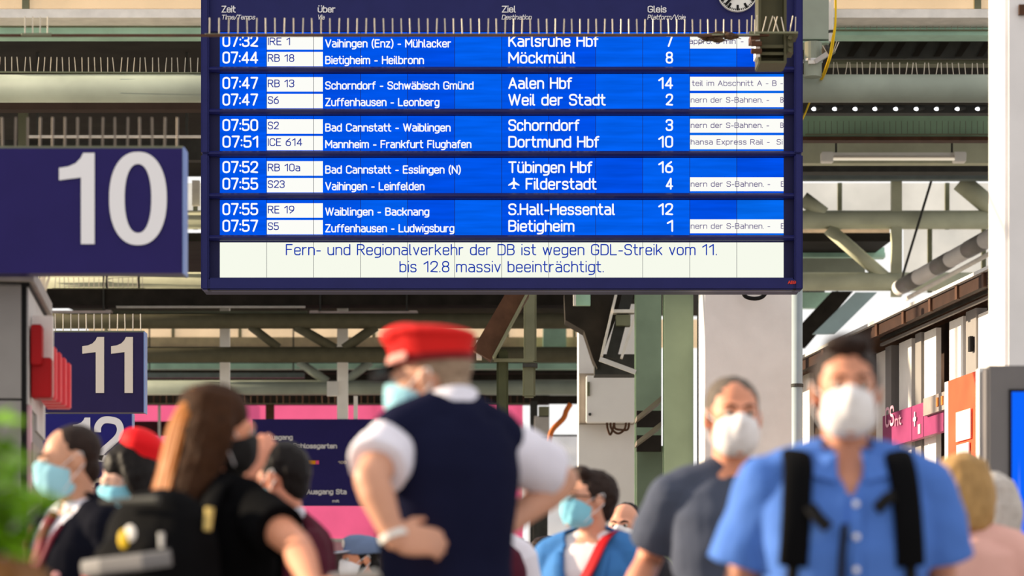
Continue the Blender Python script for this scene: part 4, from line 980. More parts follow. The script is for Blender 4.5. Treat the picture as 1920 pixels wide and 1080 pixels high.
class Person:
    def __init__(p, label, px, crown, d, yaw, sex='m', arms=None, head=(0, 0, 0), hoff=(0, 0, 0), lean=(0, 0), tone=(206, 150, 122), tname='skin', vox=.008, group=None, stride=.12, wide=1.0, hs=1.0):
        p.d = d; p.H = CH + (HOR - crown) * d / F; p.s = p.H / 1.75; p.sex = sex; p.vox = vox
        p.base = GB(px, d); p.R = Matrix.Rotation(math.radians(yaw), 3, 'Z'); p.lean = lean; p.wide = wide; p.hs = hs
        p.HR = p.R @ Matrix.Rotation(math.radians(head[0]), 3, 'Z') @ Matrix.Rotation(math.radians(head[1]), 3, 'X') @ Matrix.Rotation(math.radians(head[2]), 3, 'Y')
        p.root = T('person', label, 'person', p.base, group)
        p.hoff = Vector(hoff)
        p.hc = p.tf(Vector((0, -.02, 1.63)) + p.hoff)
        p.arms = {}
        for k, sx in (('L', 1), ('R', -1)):
            sh = p.tf(Vector((sx * (.178 if sex == 'm' else .152) * wide, .008, 1.4)))
            a = (arms or {}).get(k)
            if a is None:
                el = p.tf(Vector((sx * .25 * wide, .03, 1.13))); wr = p.tf(Vector((sx * .235 * wide, -.07, .89))); hd = None
            else:
                el, wr = a[0], a[1]; hd = a[2] if len(a) > 2 else None
            p.arms[k] = (sh, el, wr, hd, sx)
        p.skin = skin(tname, tone)
        p.make_body(stride)
    def tf(p, v):
        s = p.s; v = Vector(v); k = max(0, (v.z - .9)) / .6
        w = Vector(((v.x + p.lean[0] * k), (v.y + p.lean[1] * k), v.z)) * s
        return p.base + p.R @ w
    def hf(p, v): return p.hc + p.HR @ (Vector(v) * p.s * p.hs)
    def hell(p, c, r, R=None, pw=2.0, n=20):
        v, f = ell(c, r, n, R, pw); return [p.hf(x) for x in v], f
    def htube(p, path, r, n=10, cap='round', side=None):
        v, f = tube([Vector(x) for x in path], r, n, cap, side); return [p.hf(x) for x in v], f
    def torso(p, inf=0, z0=.84, z1=1.49, sh=0):
        rg = [(z, cx, cy, (rx + inf) * (p.wide if z < 1.43 else 1), ry + inf) for z, cx, cy, rx, ry in TORSO[p.sex] if z0 - 1e-6 <= z <= z1 + 1e-6]
        return ringloft(rg, p.tf)
    def ry(p, z):
        t = TORSO[p.sex]
        for a, b in zip(t, t[1:]):
            if a[0] <= z <= b[0]:
                k = (z - a[0]) / (b[0] - a[0]); return [a[i] + (b[i] - a[i]) * k for i in range(5)]
        return list(t[-1] if z > 1.4 else t[0])
    def surf(p, x, z, front=True, off=.02):
        """point on the clothed torso at local x, height z"""
        _, cx, cy, rx, ry = p.ry(z); rx *= p.wide
        q = min(.97, abs(x - cx) / (rx + off)); y = (ry + off) * (1 - q ** 2.3) ** (1 / 2.3)
        return p.tf(Vector((x, cy + (-y if front else y), z)))
    def shoulders(p, inf=0):
        out = []
        for k, (sh, el, wr, hd, sx) in p.arms.items():
            s = p.s; n0 = p.tf(Vector((sx * .03, .016, 1.462))); n1 = p.tf(Vector((sx * .13 * p.wide, .01, 1.43)))
            out.append(tube([n0, n1, sh], [(.05 + inf) * s, (.052 + inf) * s, (.058 + inf) * s], 14, 'round'))
            out.append(ell(sh, [(.06 + inf) * s] * 3, 14))
        return out
    def sleeve(p, k, t, inf0, inf1, flat=True):
        sh, el, wr, hd, sx = p.arms[k]; s = p.s
        path = [sh, sh.lerp(el, .35), sh.lerp(el, .7), el, el.lerp(wr, .4), el.lerp(wr, .97)]; rr = [.06, .057, .052, .046, .044, .034]
        q = [0, .35, .7, 1, 1.4, 1.97]; P = []; R = []
        for i in range(6):
            if q[i] <= t: P.append(path[i]); R.append((rr[i] + inf0 + (inf1 - inf0) * q[i] / t) * s)
            else:
                a = (t - q[i - 1]) / (q[i] - q[i - 1])
                if a > .02: P.append(path[i - 1].lerp(path[i], a)); R.append((rr[i - 1] + (rr[i] - rr[i - 1]) * a + inf1) * s)
                break
        return tube(P, R, 18, 'flat')
    def hand(p, wr, dirv, up, s, curl, sx):
        """palm, four unequal fingers and a thumb from the wrist along dirv; up = back of the hand"""
        t = dirv.normalized(); u = (up - t * up.dot(t)).normalized(); c = t.cross(u) * sx
        M = Matrix((c, t, u)).transposed(); out = [ell(wr + t * .048 * s, (.041 * s, .055 * s, .016 * s), 14, M, 2.6)]
        for i, (o, L) in enumerate(((-.03, .066), (-.0105, .078), (.0095, .073), (.029, .056))):
            b = wr + t * (.088 - abs(o) * .25) * s + c * o * s; P = [b - t * .02 * s, b]; a = 0; q = b.copy()
            for seg in (.42, .33, .25):
                a += curl * (1 + .12 * i); dv = t * math.cos(a) - u * math.sin(a); q = q + dv * L * seg * s; P.append(q.copy())
            out.append(tube(P, [.0095 * s, .0095 * s, .009 * s, .008 * s, .0068 * s], 9, 'round'))
        b = wr + t * .03 * s - c * .034 * s; dv = (t * .75 - c * .6 - u * .3).normalized()
        out.append(tube([b - dv * .01, b + dv * .032 * s, b + dv * .05 * s + (t * .02 - u * .008) * s], [.013 * s, .0105 * s, .0085 * s], 9, 'round'))
        return out
    def make_body(p, stride):
        s = p.s; P = [p.torso()] + p.shoulders()
        nb = p.tf(Vector((0, .02, 1.45))); nt = p.hf((0, .018, -.045))
        P.append(tube([nb, nb.lerp(nt, .5), nt], [(.064 if p.sex == 'm' else .054) * s, (.056 if p.sex == 'm' else .047) * s, .056 * s * (1 if p.sex == 'm' else .85)], 18, 'round'))
        # head
        P += [p.hell((0, .012, .036), (.074, .094, .087)), p.hell((0, -.03, -.028), (.063, .066, .088)), p.hell((0, -.028, .012), (.068, .066, .055)),
              p.htube([(-.05, .0, -.05), (-.035, -.05, -.088), (0, -.075, -.094), (.035, -.05, -.088), (.05, .0, -.05)], .02),
              p.htube([(0, -.094, .022), (0, -.108, -.004), (0, -.113, -.022)], [.0085, .0105, .0125]), p.htube([(-.014, -.1, -.026), (.014, -.1, -.026)], .0095),
              p.htube([(-.042, -.076, .03), (-.02, -.09, .03), (.02, -.09, .03), (.042, -.076, .03)], .011),
              p.htube([(-.022, -.086, -.056), (0, -.096, -.053), (.022, -.086, -.056)], .008), p.htube([(-.02, -.084, -.066), (0, -.094, -.067), (.02, -.084, -.066)], .008),
              p.hell((0, -.086, -.096), (.02, .014, .016))]
        for sx in (-1, 1):
            P.append(p.hell((sx * .079, .012, .0), (.009, .02, .032), Matrix.Rotation(sx * .35, 3, 'Z')))
            P.append(p.hell((sx * .07, .01, -.005), (.015, .014, .022)))
        for k, (sh, el, wr, hd, sx) in p.arms.items():
            P.append(tube([sh, sh.lerp(el, .4), el], [.055 * s, .05 * s, .04 * s], 14, 'round'))
            P.append(tube([el, el.lerp(wr, .28), el.lerp(wr, .7), wr], [.041 * s, .043 * s, .033 * s, .026 * s], 14, 'round'))
            dv = (wr - el).normalized() if hd is None else Vector(hd[0]); up = p.R @ Vector((sx, 0, .1)) if hd is None else Vector(hd[1])
            P += p.hand(wr, dv, up, s, .3 if hd is None or len(hd) < 3 else hd[2], sx)
        p.ank = {}
        for sx in (-1, 1):
            st = stride * sx * .5
            hp, kn, an = p.tf((sx * .09, .01, .9)), p.tf((sx * .095, -.02 - st * .6, .49)), p.tf((sx * .09, .02 - st, .085)); p.ank[sx] = (hp, kn, an)
            P.append(tube([hp, hp.lerp(kn, .5), kn], [.085 * s, .07 * s, .052 * s], 16, 'round')); P.append(tube([kn, kn.lerp(an, .3), an], [.052 * s, .054 * s, .038 * s], 16, 'round'))
            P.append(tube([an, p.tf((sx * .1, -.13 - st, .04))], [.04 * s, .03 * s], 12, 'round'))
        p.body = clay('body', P, p.vox * .85, 4, p.skin, p.root)
        # eyes
        for sx in (-1, 1):
            c = (sx * .031, -.0835, .012); v, f = p.hell(c, (.0145, .012, .0085), n=12); MB().add(v, f).obj('eye', mat('eye_white', (190, 180, 172), .3, var=0), p.root, smooth=True)
            v, f = p.hell((sx * .031, -.0925, .012), (.0065, .004, .0065), n=10); MB().add(v, f).obj('iris', mat('dark_iris', (46, 34, 28), .2, var=0), p.root, smooth=True)
    def trousers(p, m, shoe):
        s = p.s; P = [ringloft([(z, cx, cy, (rx + .012) * p.wide, ry + .012) for z, cx, cy, rx, ry in TORSO[p.sex] if z < 1.0] , p.tf)]
        rg = p.ry(.985); P = [ringloft([(.82, 0, .01, .168 * p.wide, .125), (.93, 0, .012, .183 * p.wide, .136), (1.0, 0, .004, .166 * p.wide, .126)], p.tf)]
        for sx in (-1, 1):
            hp, kn, an = p.ank[sx]; P.append(tube([hp, hp.lerp(kn, .5), kn, kn.lerp(an, .5), an], [.1 * s, .086 * s, .068 * s, .064 * s, .06 * s], 18, 'flat'))
        clay('trousers', P, .012, 3, m, p.root, .004, 9)
        for sx in (-1, 1):
            an = p.ank[sx][2]; f = p.R @ Vector((0, -1, 0)); z = Vector((0, 0, 1))
            a = Vector((an.x, an.y, .035)); MBs = [tube([a - f * .06 * s, a, a + f * .1 * s, a + f * .17 * s], [(.038 * s, .034 * s), (.042 * s, .034 * s), (.045 * s, .032 * s), (.036 * s, .022 * s)], 14, 'round', p.R @ Vector((1, 0, 0)))]
            clay('shoe', MBs, .008, 2, shoe, p.root)
    def top(p, name, m, inf=.014, sl=.72, fl=(.012, .022), z0=.84, z1=1.46, bump=.006, cut=None, solid=0, arms='LR', freq=9):
        P = [p.torso(inf, z0, z1)]
        if arms: P += p.shoulders(inf * .9)
        for k in arms: P.append(p.sleeve(k, sl, *fl))
        return clay(name, P, p.vox, 3, m, p.root, bump, freq, cut, solid)
    def loc(p, w):
        """world point back to figure coordinates"""
        v = p.R.transposed() @ (w - p.base) / p.s; k = max(0, v.z - .9) / .6
        return Vector((v.x - p.lean[0] * k, v.y - p.lean[1] * k, v.z))
    def hair(p, m, style='short', name='hair'):
        P = [p.hell((0, .024, .05), (.082, .095, .086)), p.hell((0, .062, -.02), (.062, .05, .065))]
        for sx in (-1, 1): P.append(p.hell((sx * .066, .004, .03), (.016, .03, .045)))
        if style == 'crop': P = [p.hell((0, .026, .046), (.078, .091, .084)), p.hell((0, .06, -.02), (.06, .046, .06))]
        if style == 'mid': P = [p.hell((0, .023, .051), (.08, .093, .081)), p.hell((0, .062, -.02), (.06, .047, .06))] + [p.hell((sx * .066, .008, .02), (.0135, .026, .04)) for sx in (-1, 1)]
        if style == 'quiff': P.append(p.hell((0, -.045, .115), (.06, .04, .026)))
        if style == 'wavy': P += [p.hell((.0, -.045, .11), (.07, .045, .035)), p.hell((0, .07, .03), (.075, .055, .085))]
        if style == 'ring': P = [p.hell((0, .05, -.0), (.079, .068, .058)), p.hell((0, .05, .05), (.079, .066, .08))] + [p.hell((sx * .066, .0, .0), (.014, .03, .03)) for sx in (-1, 1)]
        if style in ('long', 'bob'):
            P = [p.hell((0, .02, .05), (.087, .1, .088)), p.hell((0, .055, -.0), (.082, .07, .1))]
            n = 13
            for i in range(n):
                a = math.radians(-105 + 210 * i / (n - 1)); sx, cy = math.sin(a), math.cos(a)
                if style == 'bob': pts = [(sx * .06, .03 + cy * .06, .08), (sx * .085, .028 + cy * .07, 0), (sx * .08, .035 + cy * .065, -.09), (sx * .05, .04 + cy * .05, -.135)]; r = [.03, .033, .034, .022]
                else: pts = [(sx * .06, .03 + cy * .06, .08), (sx * .088, .03 + cy * .07, 0), (sx * .088, .05 + cy * .06, -.11), (sx * .085, .075 + cy * .045, -.21), (sx * .07, .08 + cy * .035, -.29)]; r = [.03, .033, .032, .028, .012]
                P.append(p.htube([x for x in smoothpath(pts, 3)], [r[min(len(r) - 1, int(k / 3))] for k in range(3 * (len(pts) - 1) + 1)], 10))
        return clay(name, P, .006, 2, m, p.root, .006 if style != 'crop' else .003, 38 if style not in ('long', 'bob') else 24)
    def brows(p, m):
        mb = MB()
        for sx in (-1, 1):
            v, f = p.htube([(sx * .014, -.1, .03), (sx * .03, -.097, .036), (sx * .046, -.08, .031)], [.004, .0045, .003], 6); mb.add(v, f)
        mb.obj('eyebrow', m, p.root, smooth=True)
    def mask(p, m, kind='surgical'):
        if kind == 'ffp':
            P = [p.hell((0, -.048, -.05), (.067, .07, .066), None, 2.5), p.hell((0, -.096, -.042), (.034, .034, .045)), p.hell((0, -.1, -.02), (.026, .038, .034))]
        else:
            P = [p.hell((0, -.046, -.052), (.067, .064, .062), None, 3), p.hell((0, -.082, -.038), (.045, .044, .058), None, 2.3), p.hell((0, -.1, -.004), (.019, .028, .022))]
        o = clay('face_mask', P, .006, 9, m, p.root, .002, 40)
        mb = MB()
        for sx in (-1, 1):
            for z0, z1 in ((-.012, .03), (-.09, -.02)):
                v, f = p.htube(smoothpath([(sx * .06, -.04, z0), (sx * .076, -.012, (z0 + z1) / 2), (sx * .087, .022, z1), (sx * .084, .03, z1 * .5)], 3), .0018, 6); mb.add(v, f)
        mb.obj('ear_loop', M_LET, o)
        return o
    def collar(p, m, h=.035, rf=.072, open_=0, name='collar'):
        n = 26; mb = MB(); a0 = open_
        for q in range(2):
            pass
        v = []; f = []
        for i in range(n + 1):
            a = math.radians(-90 + a0 + (360 - 2 * a0) * i / n); ca, sa = math.cos(a), math.sin(a)
            up = .028 * max(0, sa)
            for rr, zz in ((rf * .86, 1.452), (rf * .8, 1.452 + h + up), (rf * .9, 1.455 + h + up), (rf * 1.15, 1.448 - .012 * max(0, -sa))):
                v.append(p.tf(Vector((rr * ca, .012 + rr * .92 * sa, zz))))
        for i in range(n):
            for j in range(3): f.append((i * 4 + j, i * 4 + j + 1, (i + 1) * 4 + j + 1, (i + 1) * 4 + j))
            f.append((i * 4 + 3, i * 4, (i + 1) * 4, (i + 1) * 4 + 3))
        f += [(0, 1, 2, 3), (n * 4 + 3, n * 4 + 2, n * 4 + 1, n * 4)]
        return mb.add(v, f).obj(name, m, p.root, smooth=True)
def D(px, py, d): return W(px, py, d)
M_TROU = mat('dark_trousers', (44, 46, 58), .8, var=.1); M_JEAN = mat('denim', (62, 78, 112), .8, var=.12); M_SHOE = mat('black_shoe', (28, 26, 26), .5, var=.1)
M_MASKW = mat('white_mask_fabric', (226, 222, 224), .8, var=.03); M_MASKB = mat('light_blue_mask_fabric', (156, 208, 224), .8, var=.04); M_MASKT = mat('turquoise_mask_fabric', (134, 200, 222), .8, var=.04)
M_HBR = mat('brown_hair', (62, 42, 32), .5, scale=60, var=.35, bump=.3, bscale=200); M_HBL = mat('black_hair', (24, 20, 20), .5, scale=60, var=.3)
M_HDK = mat('dark_brown_hair', (44, 32, 28), .5, scale=60, var=.3, bump=.3, bscale=200)

# --- man in the blue shirt, front right
p = Person('person in a blue short-sleeved shirt and white mask, with black backpack straps', 1585, 648, 6.9, 0, 'm',
    arms={'L': (D(1766, 1085, 6.95), D(1775, 1262, 6.75)), 'R': (D(1388, 1092, 6.95), D(1362, 1268, 6.75))}, head=(0, 0, 0), tone=(204, 140, 112), tname='ruddy_skin', stride=.25, wide=1.1)
M_BSH = mat('blue_shirt_cotton', (76, 116, 194), .8, var=.06, scale=5, bump=.15, bscale=25)
p.top('shirt', M_BSH, .022, .82, (.02, .045), bump=.012, freq=8, cut=lambda c, p=p: (lambda v: v.z > 1.36 and v.y < -.02 and abs(v.x) < (v.z - 1.36) * .45)(p.loc(c)))
p.collar(M_BSH, .04, .08, 32)
for sx in (-1, 1):
    a, b, c, e = (p.tf(Vector(x)) for x in ((sx * .03, -.085, 1.48), (sx * .085, -.055, 1.475), (sx * .09, -.115, 1.42), (sx * .035, -.125, 1.405)))
    MB().add([a, b, c, e] + [x + p.R @ Vector((0, .012, 0)) for x in (a, b, c, e)], [(0, 1, 2, 3), (7, 6, 5, 4), (0, 4, 5, 1), (1, 5, 6, 2), (2, 6, 7, 3), (3, 7, 4, 0)]).obj('collar_point', M_BSH, p.root)
pk_ = MB().tube([p.surf(0.008, z, True, .028) for z in (1.37, 1.3, 1.2, 1.1, 1.0, .9)], [(.017, .006)] * 6, 10, side=(1, 0, 0)).obj('placket', M_BSH, p.root, smooth=True)
for z in (1.35, 1.27, 1.19, 1.11, 1.03, .95):
    q = p.surf(.008, z, True, .034); MB().ell(q, (.008, .004, .008), 10).obj('button', M_LET, p.root)
ck_ = MB().tube(smoothpath([p.surf(-.02, 1.3, True, .04), p.surf(-.028, 1.22, True, .04), p.surf(-.03, 1.12, True, .036)], 4), .009, 8).obj('cord_clip', M_BLACK, p.root)
p.hair(M_HDK, 'quiff'); p.brows(M_HDK); p.mask(M_MASKW, 'ffp'); p.trousers(M_TROU, M_SHOE)
man1 = p
M_BAG = mat('black_nylon', (13, 13, 15), .8, spec=.04, var=.15, bump=.2, bscale=80)
bp = T('backpack', 'black backpack whose straps cross the shoulders of the blue-shirted man', 'backpack', p.tf((0, .27, 1.0)))
clay('pack_body', [ell(p.tf((0, .235, 1.22)), (.15 * p.s, .085 * p.s, .24 * p.s), 20, None, 3.2)], .014, 3, M_BAG, bp)
for sx in (-1, 1):
    pts = [p.tf((sx * .115, .17, 1.36)), p.tf((sx * .122, .1, 1.465)), p.tf((sx * .126, .01, 1.49)), p.tf((sx * .126, -.08, 1.455)), p.surf(sx * .132, 1.38, True, .042), p.surf(sx * .138, 1.28, True, .04), p.surf(sx * .143, 1.2, True, .035)]
    pts2 = [p.surf(sx * .143, 1.2, True, .035), p.surf(sx * .15, 1.1, True, .03), p.surf(sx * .165, 1.02, True, .03), p.tf((sx * .19, .06, 1.0)), p.tf((sx * .15, .19, 1.02))]
    st = MB().tube(smoothpath(pts, 4), (.036 * p.s, .011), 12, side=(1, 0, 0)).obj('strap', M_BAG, bp, smooth=True)
    MB().tube(smoothpath(pts2, 4), (.014, .005), 8, side=(1, 0, 0)).obj('webbing', M_BLACK, st, smooth=True)
    q = [p.surf(sx * .105, 1.345, True, .05), p.surf(sx * .085, 1.315, True, .052), p.surf(sx * .06, 1.29, True, .05)] if sx < 0 else [p.surf(.1, 1.37, True, .05), p.surf(.08, 1.36, True, .052), p.surf(.055, 1.335, True, .05)]
    MB().tube(q, (.016, .006), 8).obj('strap_tail', M_BLACK, st)

# --- man in the grey T-shirt
p = Person('person in a dark grey T-shirt and white mask with short grey hair', 1372, 712, 8.8, 8, 'm',
    arms={'L': (D(1512, 1060, 8.8), D(1520, 1210, 8.6)), 'R': (D(1213, 1060, 8.9), D(1165, 1150, 8.55))}, tone=(216, 146, 116), tname='sun_flushed_skin', stride=.25)
M_TSH = mat('grey_blue_jersey', (72, 78, 95), .85, var=.06, scale=6, bump=.1)
p.top('t_shirt', M_TSH, .016, .7, (.014, .03), bump=.009)
p.collar(M_TSH, .004, .088, 0, 'neckband')
p.hair(mat('grey_hair', (100, 90, 82), .6, scale=60, var=.25), 'mid'); p.brows(M_HBR); p.mask(M_MASKW, 'ffp'); p.trousers(M_JEAN, M_SHOE)
man2 = p

# --- train conductor seen from behind
p = Person('person in red peaked cap, white shirt and navy waistcoat, hands on hips', 838, 566, 7.4, -150, 'm',
    arms={'L': (D(694, 896, 7.15), D(740, 1012, 7.12), (Vector((.7, .3, -.02)), Vector((.3, -.9, .3)), .3)), 'R': (D(1056, 902, 7.66), D(938, 994, 7.45), (Vector((-.75, -.1, -.45)), Vector((.2, -.9, .3)), .3))},
    head=(44, 4, 0), hoff=(0, -.066, -.07), tone=(200, 146, 120), tname='fair_skin', wide=.87, hs=.95)
M_WSH = mat('white_shirt_cotton', (226, 222, 234), .8, var=.03, bump=.12, bscale=25)
M_VEST = mat('navy_waistcoat_wool', (23, 25, 48), .9, spec=.04, var=.12)
p.top('shirt', M_WSH, .01, .7, (.008, .026), z0=1.03, bump=.011, freq=8)
p.collar(M_WSH, .06, .078, 10)
sh_ = [tube([p.tf((sx * .03, .02, 1.462)), p.tf((sx * .13, .012, 1.422))], [.076 * p.s, .074 * p.s], 16, 'round') for sx in (-1, 1)] + [ell(p.tf((0, .04, 1.435)), (.085 * p.s,) * 3, 16)]
clay('waistcoat', sh_ + [p.torso(.026, .93, 1.455)], .009, 4, M_VEST, p.root, .004, 9)
M_CAPR = mat('red_cap_cloth', (206, 34, 32), .75, var=.06)
p.hair(mat('grey_blond_hair', (150, 128, 108), .6, scale=60, var=.2), 'crop'); p.brows(M_HBR); p.mask(M_MASKB)
cp = clay('peaked_cap', [p.hell((0, .005, .125), (.112, .126, .026), Matrix.Rotation(-.1, 3, 'X')), p.hell((0, .008, .108), (.1, .112, .034)), p.htube([(0, .008, .055), (0, .008, .105)], [(.09, .106), (.098, .114)], 28, 'flat', (1, 0, 0)), p.hell((0, -.055, .125), (.09, .066, .036))], .006, 4, M_CAPR, p.root)
mb = MB(); v, f = p.htube([(0, .008, .05), (0, .008, .068)], [(.0925, .1085), (.0935, .1095)], 28, 'flat', (1, 0, 0)); mb.add(v, f); mb.obj('cap_band', mat('dark_red_band', (120, 24, 28), .6, var=.05), cp)
v, f = p.hell((0, -.112, .042), (.072, .05, .007), Matrix.Rotation(.38, 3, 'X')); MB().add(v, f).obj('cap_peak', mat('cap_peak_black', (30, 28, 32), .3, var=.05), cp, smooth=True)
mb = MB()
v, f = p.htube(smoothpath([(-.09, -.035, .066), (-.06, -.08, .064), (0, -.106, .062), (.06, -.08, .064), (.09, -.035, .066)], 4), (.012, .005), 8, 'round', (0, 0, 1)); mb.add(v, f).obj('cap_cord', mat('rosy_cord', (214, 150, 140), .6, var=.1), cp)
sh, el, wr, hd, sx = p.arms['L']; a = el.lerp(wr, .9)
MB().tube([a, el.lerp(wr, .99)], [.034 * p.s, .034 * p.s], 16).obj('bracelet', M_WHITE, p.root)
clay('belt', [ringloft([(.925, 0, .012, .196, .15), (.955, 0, .01, .194, .149)], p.tf)], .01, 2, M_BLACK, p.root)
p.trousers(mat('navy_trousers', (30, 34, 66), .8, var=.1), M_SHOE)
conductor = p

# --- woman with long brown hair and backpack
p = Person('person with long brown hair and a black T-shirt, back turned, wearing a black backpack', 392, 728, 7.6, 148, 'f',
    arms={'R': (D(556, 1022, 7.3), D(590, 1108, 7.0), (Vector((.7, -.1, .1)), Vector((.5, -.6, .6)), .6))}, head=(-33, 8, 0), hoff=(0, -.02, 0), tone=(208, 142, 112), tname='tanned_skin', wide=1.12)
M_BLT = mat('black_jersey', (10, 10, 12), .9, spec=.03, var=.12)
p.top('t_shirt', M_BLT, .016, .62, (.014, .026), bump=.008)
p.hair(mat('chestnut_hair', (58, 36, 22), .65, scale=50, var=.25, spec=.08, bump=.4, bscale=160), 'long'); p.mask(M_BLACK); p.trousers(M_JEAN, M_SHOE)
hl = []
rr = random.Random(5)
m = bpy.data.materials.new('sunlit_hair'); m.use_nodes = True; nt = m.node_tree; pb = nt.nodes['Principled BSDF']; pb.inputs['Base Color'].default_value = lin((206, 132, 58)); pb.inputs['Roughness'].default_value = .5  # golden tone paints the sun's glow onto the brown hair
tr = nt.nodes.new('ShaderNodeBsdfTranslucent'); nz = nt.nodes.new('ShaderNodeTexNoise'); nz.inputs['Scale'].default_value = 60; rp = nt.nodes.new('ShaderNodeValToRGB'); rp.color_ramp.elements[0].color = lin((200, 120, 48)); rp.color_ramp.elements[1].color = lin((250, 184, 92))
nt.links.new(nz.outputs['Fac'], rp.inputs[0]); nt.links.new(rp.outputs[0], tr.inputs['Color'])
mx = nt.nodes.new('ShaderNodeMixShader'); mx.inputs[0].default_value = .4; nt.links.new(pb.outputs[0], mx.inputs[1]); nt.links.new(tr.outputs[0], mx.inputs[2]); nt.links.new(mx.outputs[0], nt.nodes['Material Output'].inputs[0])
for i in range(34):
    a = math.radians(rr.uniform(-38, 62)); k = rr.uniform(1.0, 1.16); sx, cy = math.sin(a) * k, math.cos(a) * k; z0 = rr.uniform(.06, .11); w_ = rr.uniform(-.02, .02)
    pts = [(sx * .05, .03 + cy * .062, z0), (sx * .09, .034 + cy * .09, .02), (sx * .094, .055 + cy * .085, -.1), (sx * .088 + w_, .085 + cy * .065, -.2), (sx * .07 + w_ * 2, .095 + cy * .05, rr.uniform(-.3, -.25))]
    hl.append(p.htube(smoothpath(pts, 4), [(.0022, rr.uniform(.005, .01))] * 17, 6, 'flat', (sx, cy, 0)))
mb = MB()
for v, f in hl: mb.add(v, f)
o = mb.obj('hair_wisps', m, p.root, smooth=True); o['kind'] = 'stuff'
bp = T('backpack', 'black backpack with a pale reflective stripe worn by the long-haired person', 'backpack', p.tf((0, .25, .95)))
clay('pack_body', [ell(p.tf((-.01, .225, 1.2)), (.18 * p.s, .11 * p.s, .26 * p.s), 20, p.R, 2.6), ell(p.tf((0, .315, 1.18)), (.15 * p.s, .06 * p.s, .16 * p.s), 20, p.R, 2.8)], .012, 4, M_BAG, bp, .006, 9)
for sx in (-1, 1):
    pts = [p.tf((sx * .09, .14, 1.36)), p.tf((sx * .095, .08, 1.47)), p.tf((sx * .1, .0, 1.49)), p.tf((sx * .11, -.09, 1.43)), p.surf(sx * .13, 1.3, True, .035), p.surf(sx * .14, 1.15, True, .03), p.tf((sx * .165, .05, 1.02))]
    MB().tube(smoothpath(pts, 4), (.03, .01), 12, side=p.R @ Vector((1, 0, 0))).obj('strap', M_BAG, bp, smooth=True)
fr = lambda x, z, o=.0: p.tf((x, .365 + o, z))
MB().tube([p.tf((-.155, .36, 1.265)), p.tf((-.08, .386, 1.255)), p.tf((.06, .39, 1.245)), p.tf((.15, .36, 1.24))], (.022, .006), 8, side=(0, 0, 1)).obj('reflective_stripe', mat('grey_reflective', (112, 110, 112), .5, var=.08), bp)
MB().tube([p.tf((-.1, .345, 1.42)), p.tf((.1, .345, 1.42))], (.012, .006), 8, side=(0, 0, 1)).obj('zip_seam', M_DKSTEEL, bp)
e = p.tf((-.02, .392, 1.315)); MB().ell(e, (.018, .008, .026), 12, p.R).obj('yellow_badge', mat('badge_yellow', (214, 178, 40), .5, var=.1), bp, smooth=True)
MB().ell(p.tf((-.04, .39, 1.33)), (.02, .006, .022), 12, p.R).obj('pale_badge', M_LEDGE, bp, smooth=True)
MB().tube([p.tf((-.19, .24, 1.4)), p.tf((-.19, .25, 1.34))], (.012, .01), 8).obj('gold_buckle', mat('gold_buckle', (206, 180, 110), .4, var=.05), bp)
MB().tube([p.tf((-.13, .37, 1.33)), p.tf((-.132, .372, 1.29))], (.008, .006), 8).obj('zip_pull', M_LTGREY, bp)
MB().tube([p.tf((.185, .3, 1.24)), p.tf((.19, .31, 1.14))], (.012, .008), 8).obj('red_tag', mat('coral_tag', (226, 92, 92), .6), bp)
ph = p.arms['R'][2]; f0 = ph + Vector((.07, -.0, .03))
fo = T('smartphone', 'thin grey smartphone held by the long-haired person', 'phone', f0)
MB().bar(f0 + Vector((-.03, 0, 0)), f0 + Vector((.09, -.01, .012)), .07, .008, (0, .2, 1)).obj('phone_body', M_LTGREY, fo, bevel=.002)

# --- man in the suit, left
p = Person('person in a navy suit with maroon tie and light blue mask behind the plant', 140, 802, 9.4, -48, 'm', head=(-22, 6, 0), tone=(206, 152, 124), tname='beige_skin', vox=.009)
M_SUIT = mat('navy_suit_wool', (16, 17, 27), .85, spec=.04, var=.12)
vcut = lambda p, zb, k: (lambda c: (lambda v: v.y < 0 and v.z > zb and abs(v.x) < (v.z - zb) * k)(p.loc(c)))
p.top('shirt', M_WSH, .01, 1.9, (.008, .008), bump=.004); p.collar(M_WSH, .045, .074, 12)
p.top('jacket', M_SUIT, .032, 1.9, (.02, .022), bump=.007, cut=vcut(p, 1.17, .36), solid=.008)
tie = MB().tube([p.surf(0, 1.46, True, .022), p.surf(0, 1.435, True, .024), p.surf(0, 1.4, True, .026), p.surf(0, 1.3, True, .028), p.surf(0, 1.12, True, .03)], [(.02, .012), (.024, .014), (.022, .009), (.036, .008), (.046, .008)], 10, side=p.R @ Vector((1, 0, 0))).obj('tie', mat('maroon_tie', (110, 28, 42), .6, var=.08), p.root, smooth=True)
for sx in (-1, 1):
    a = [p.surf(sx * (z - 1.17) * .37, z, True, .036) for z in (1.19, 1.28, 1.37, 1.42)]
    MB().tube(a, [(.008, .006), (.012, .007), (.012, .007), (.008, .006)], 8, side=p.R @ Vector((1, 0, 0))).obj('lapel_trim', mat('maroon_trim', (104, 30, 48), .6), p.root, smooth=True)
MB().ell(p.surf(.12, 1.25, True, .04), (.014, .008, .012), 10).obj('pin', mat('rosy_pin', (222, 160, 160), .5), p.root)
p.hair(M_HDK, 'crop'); p.brows(M_HDK); p.mask(M_MASKB); p.trousers(M_SUIT, M_SHOE)

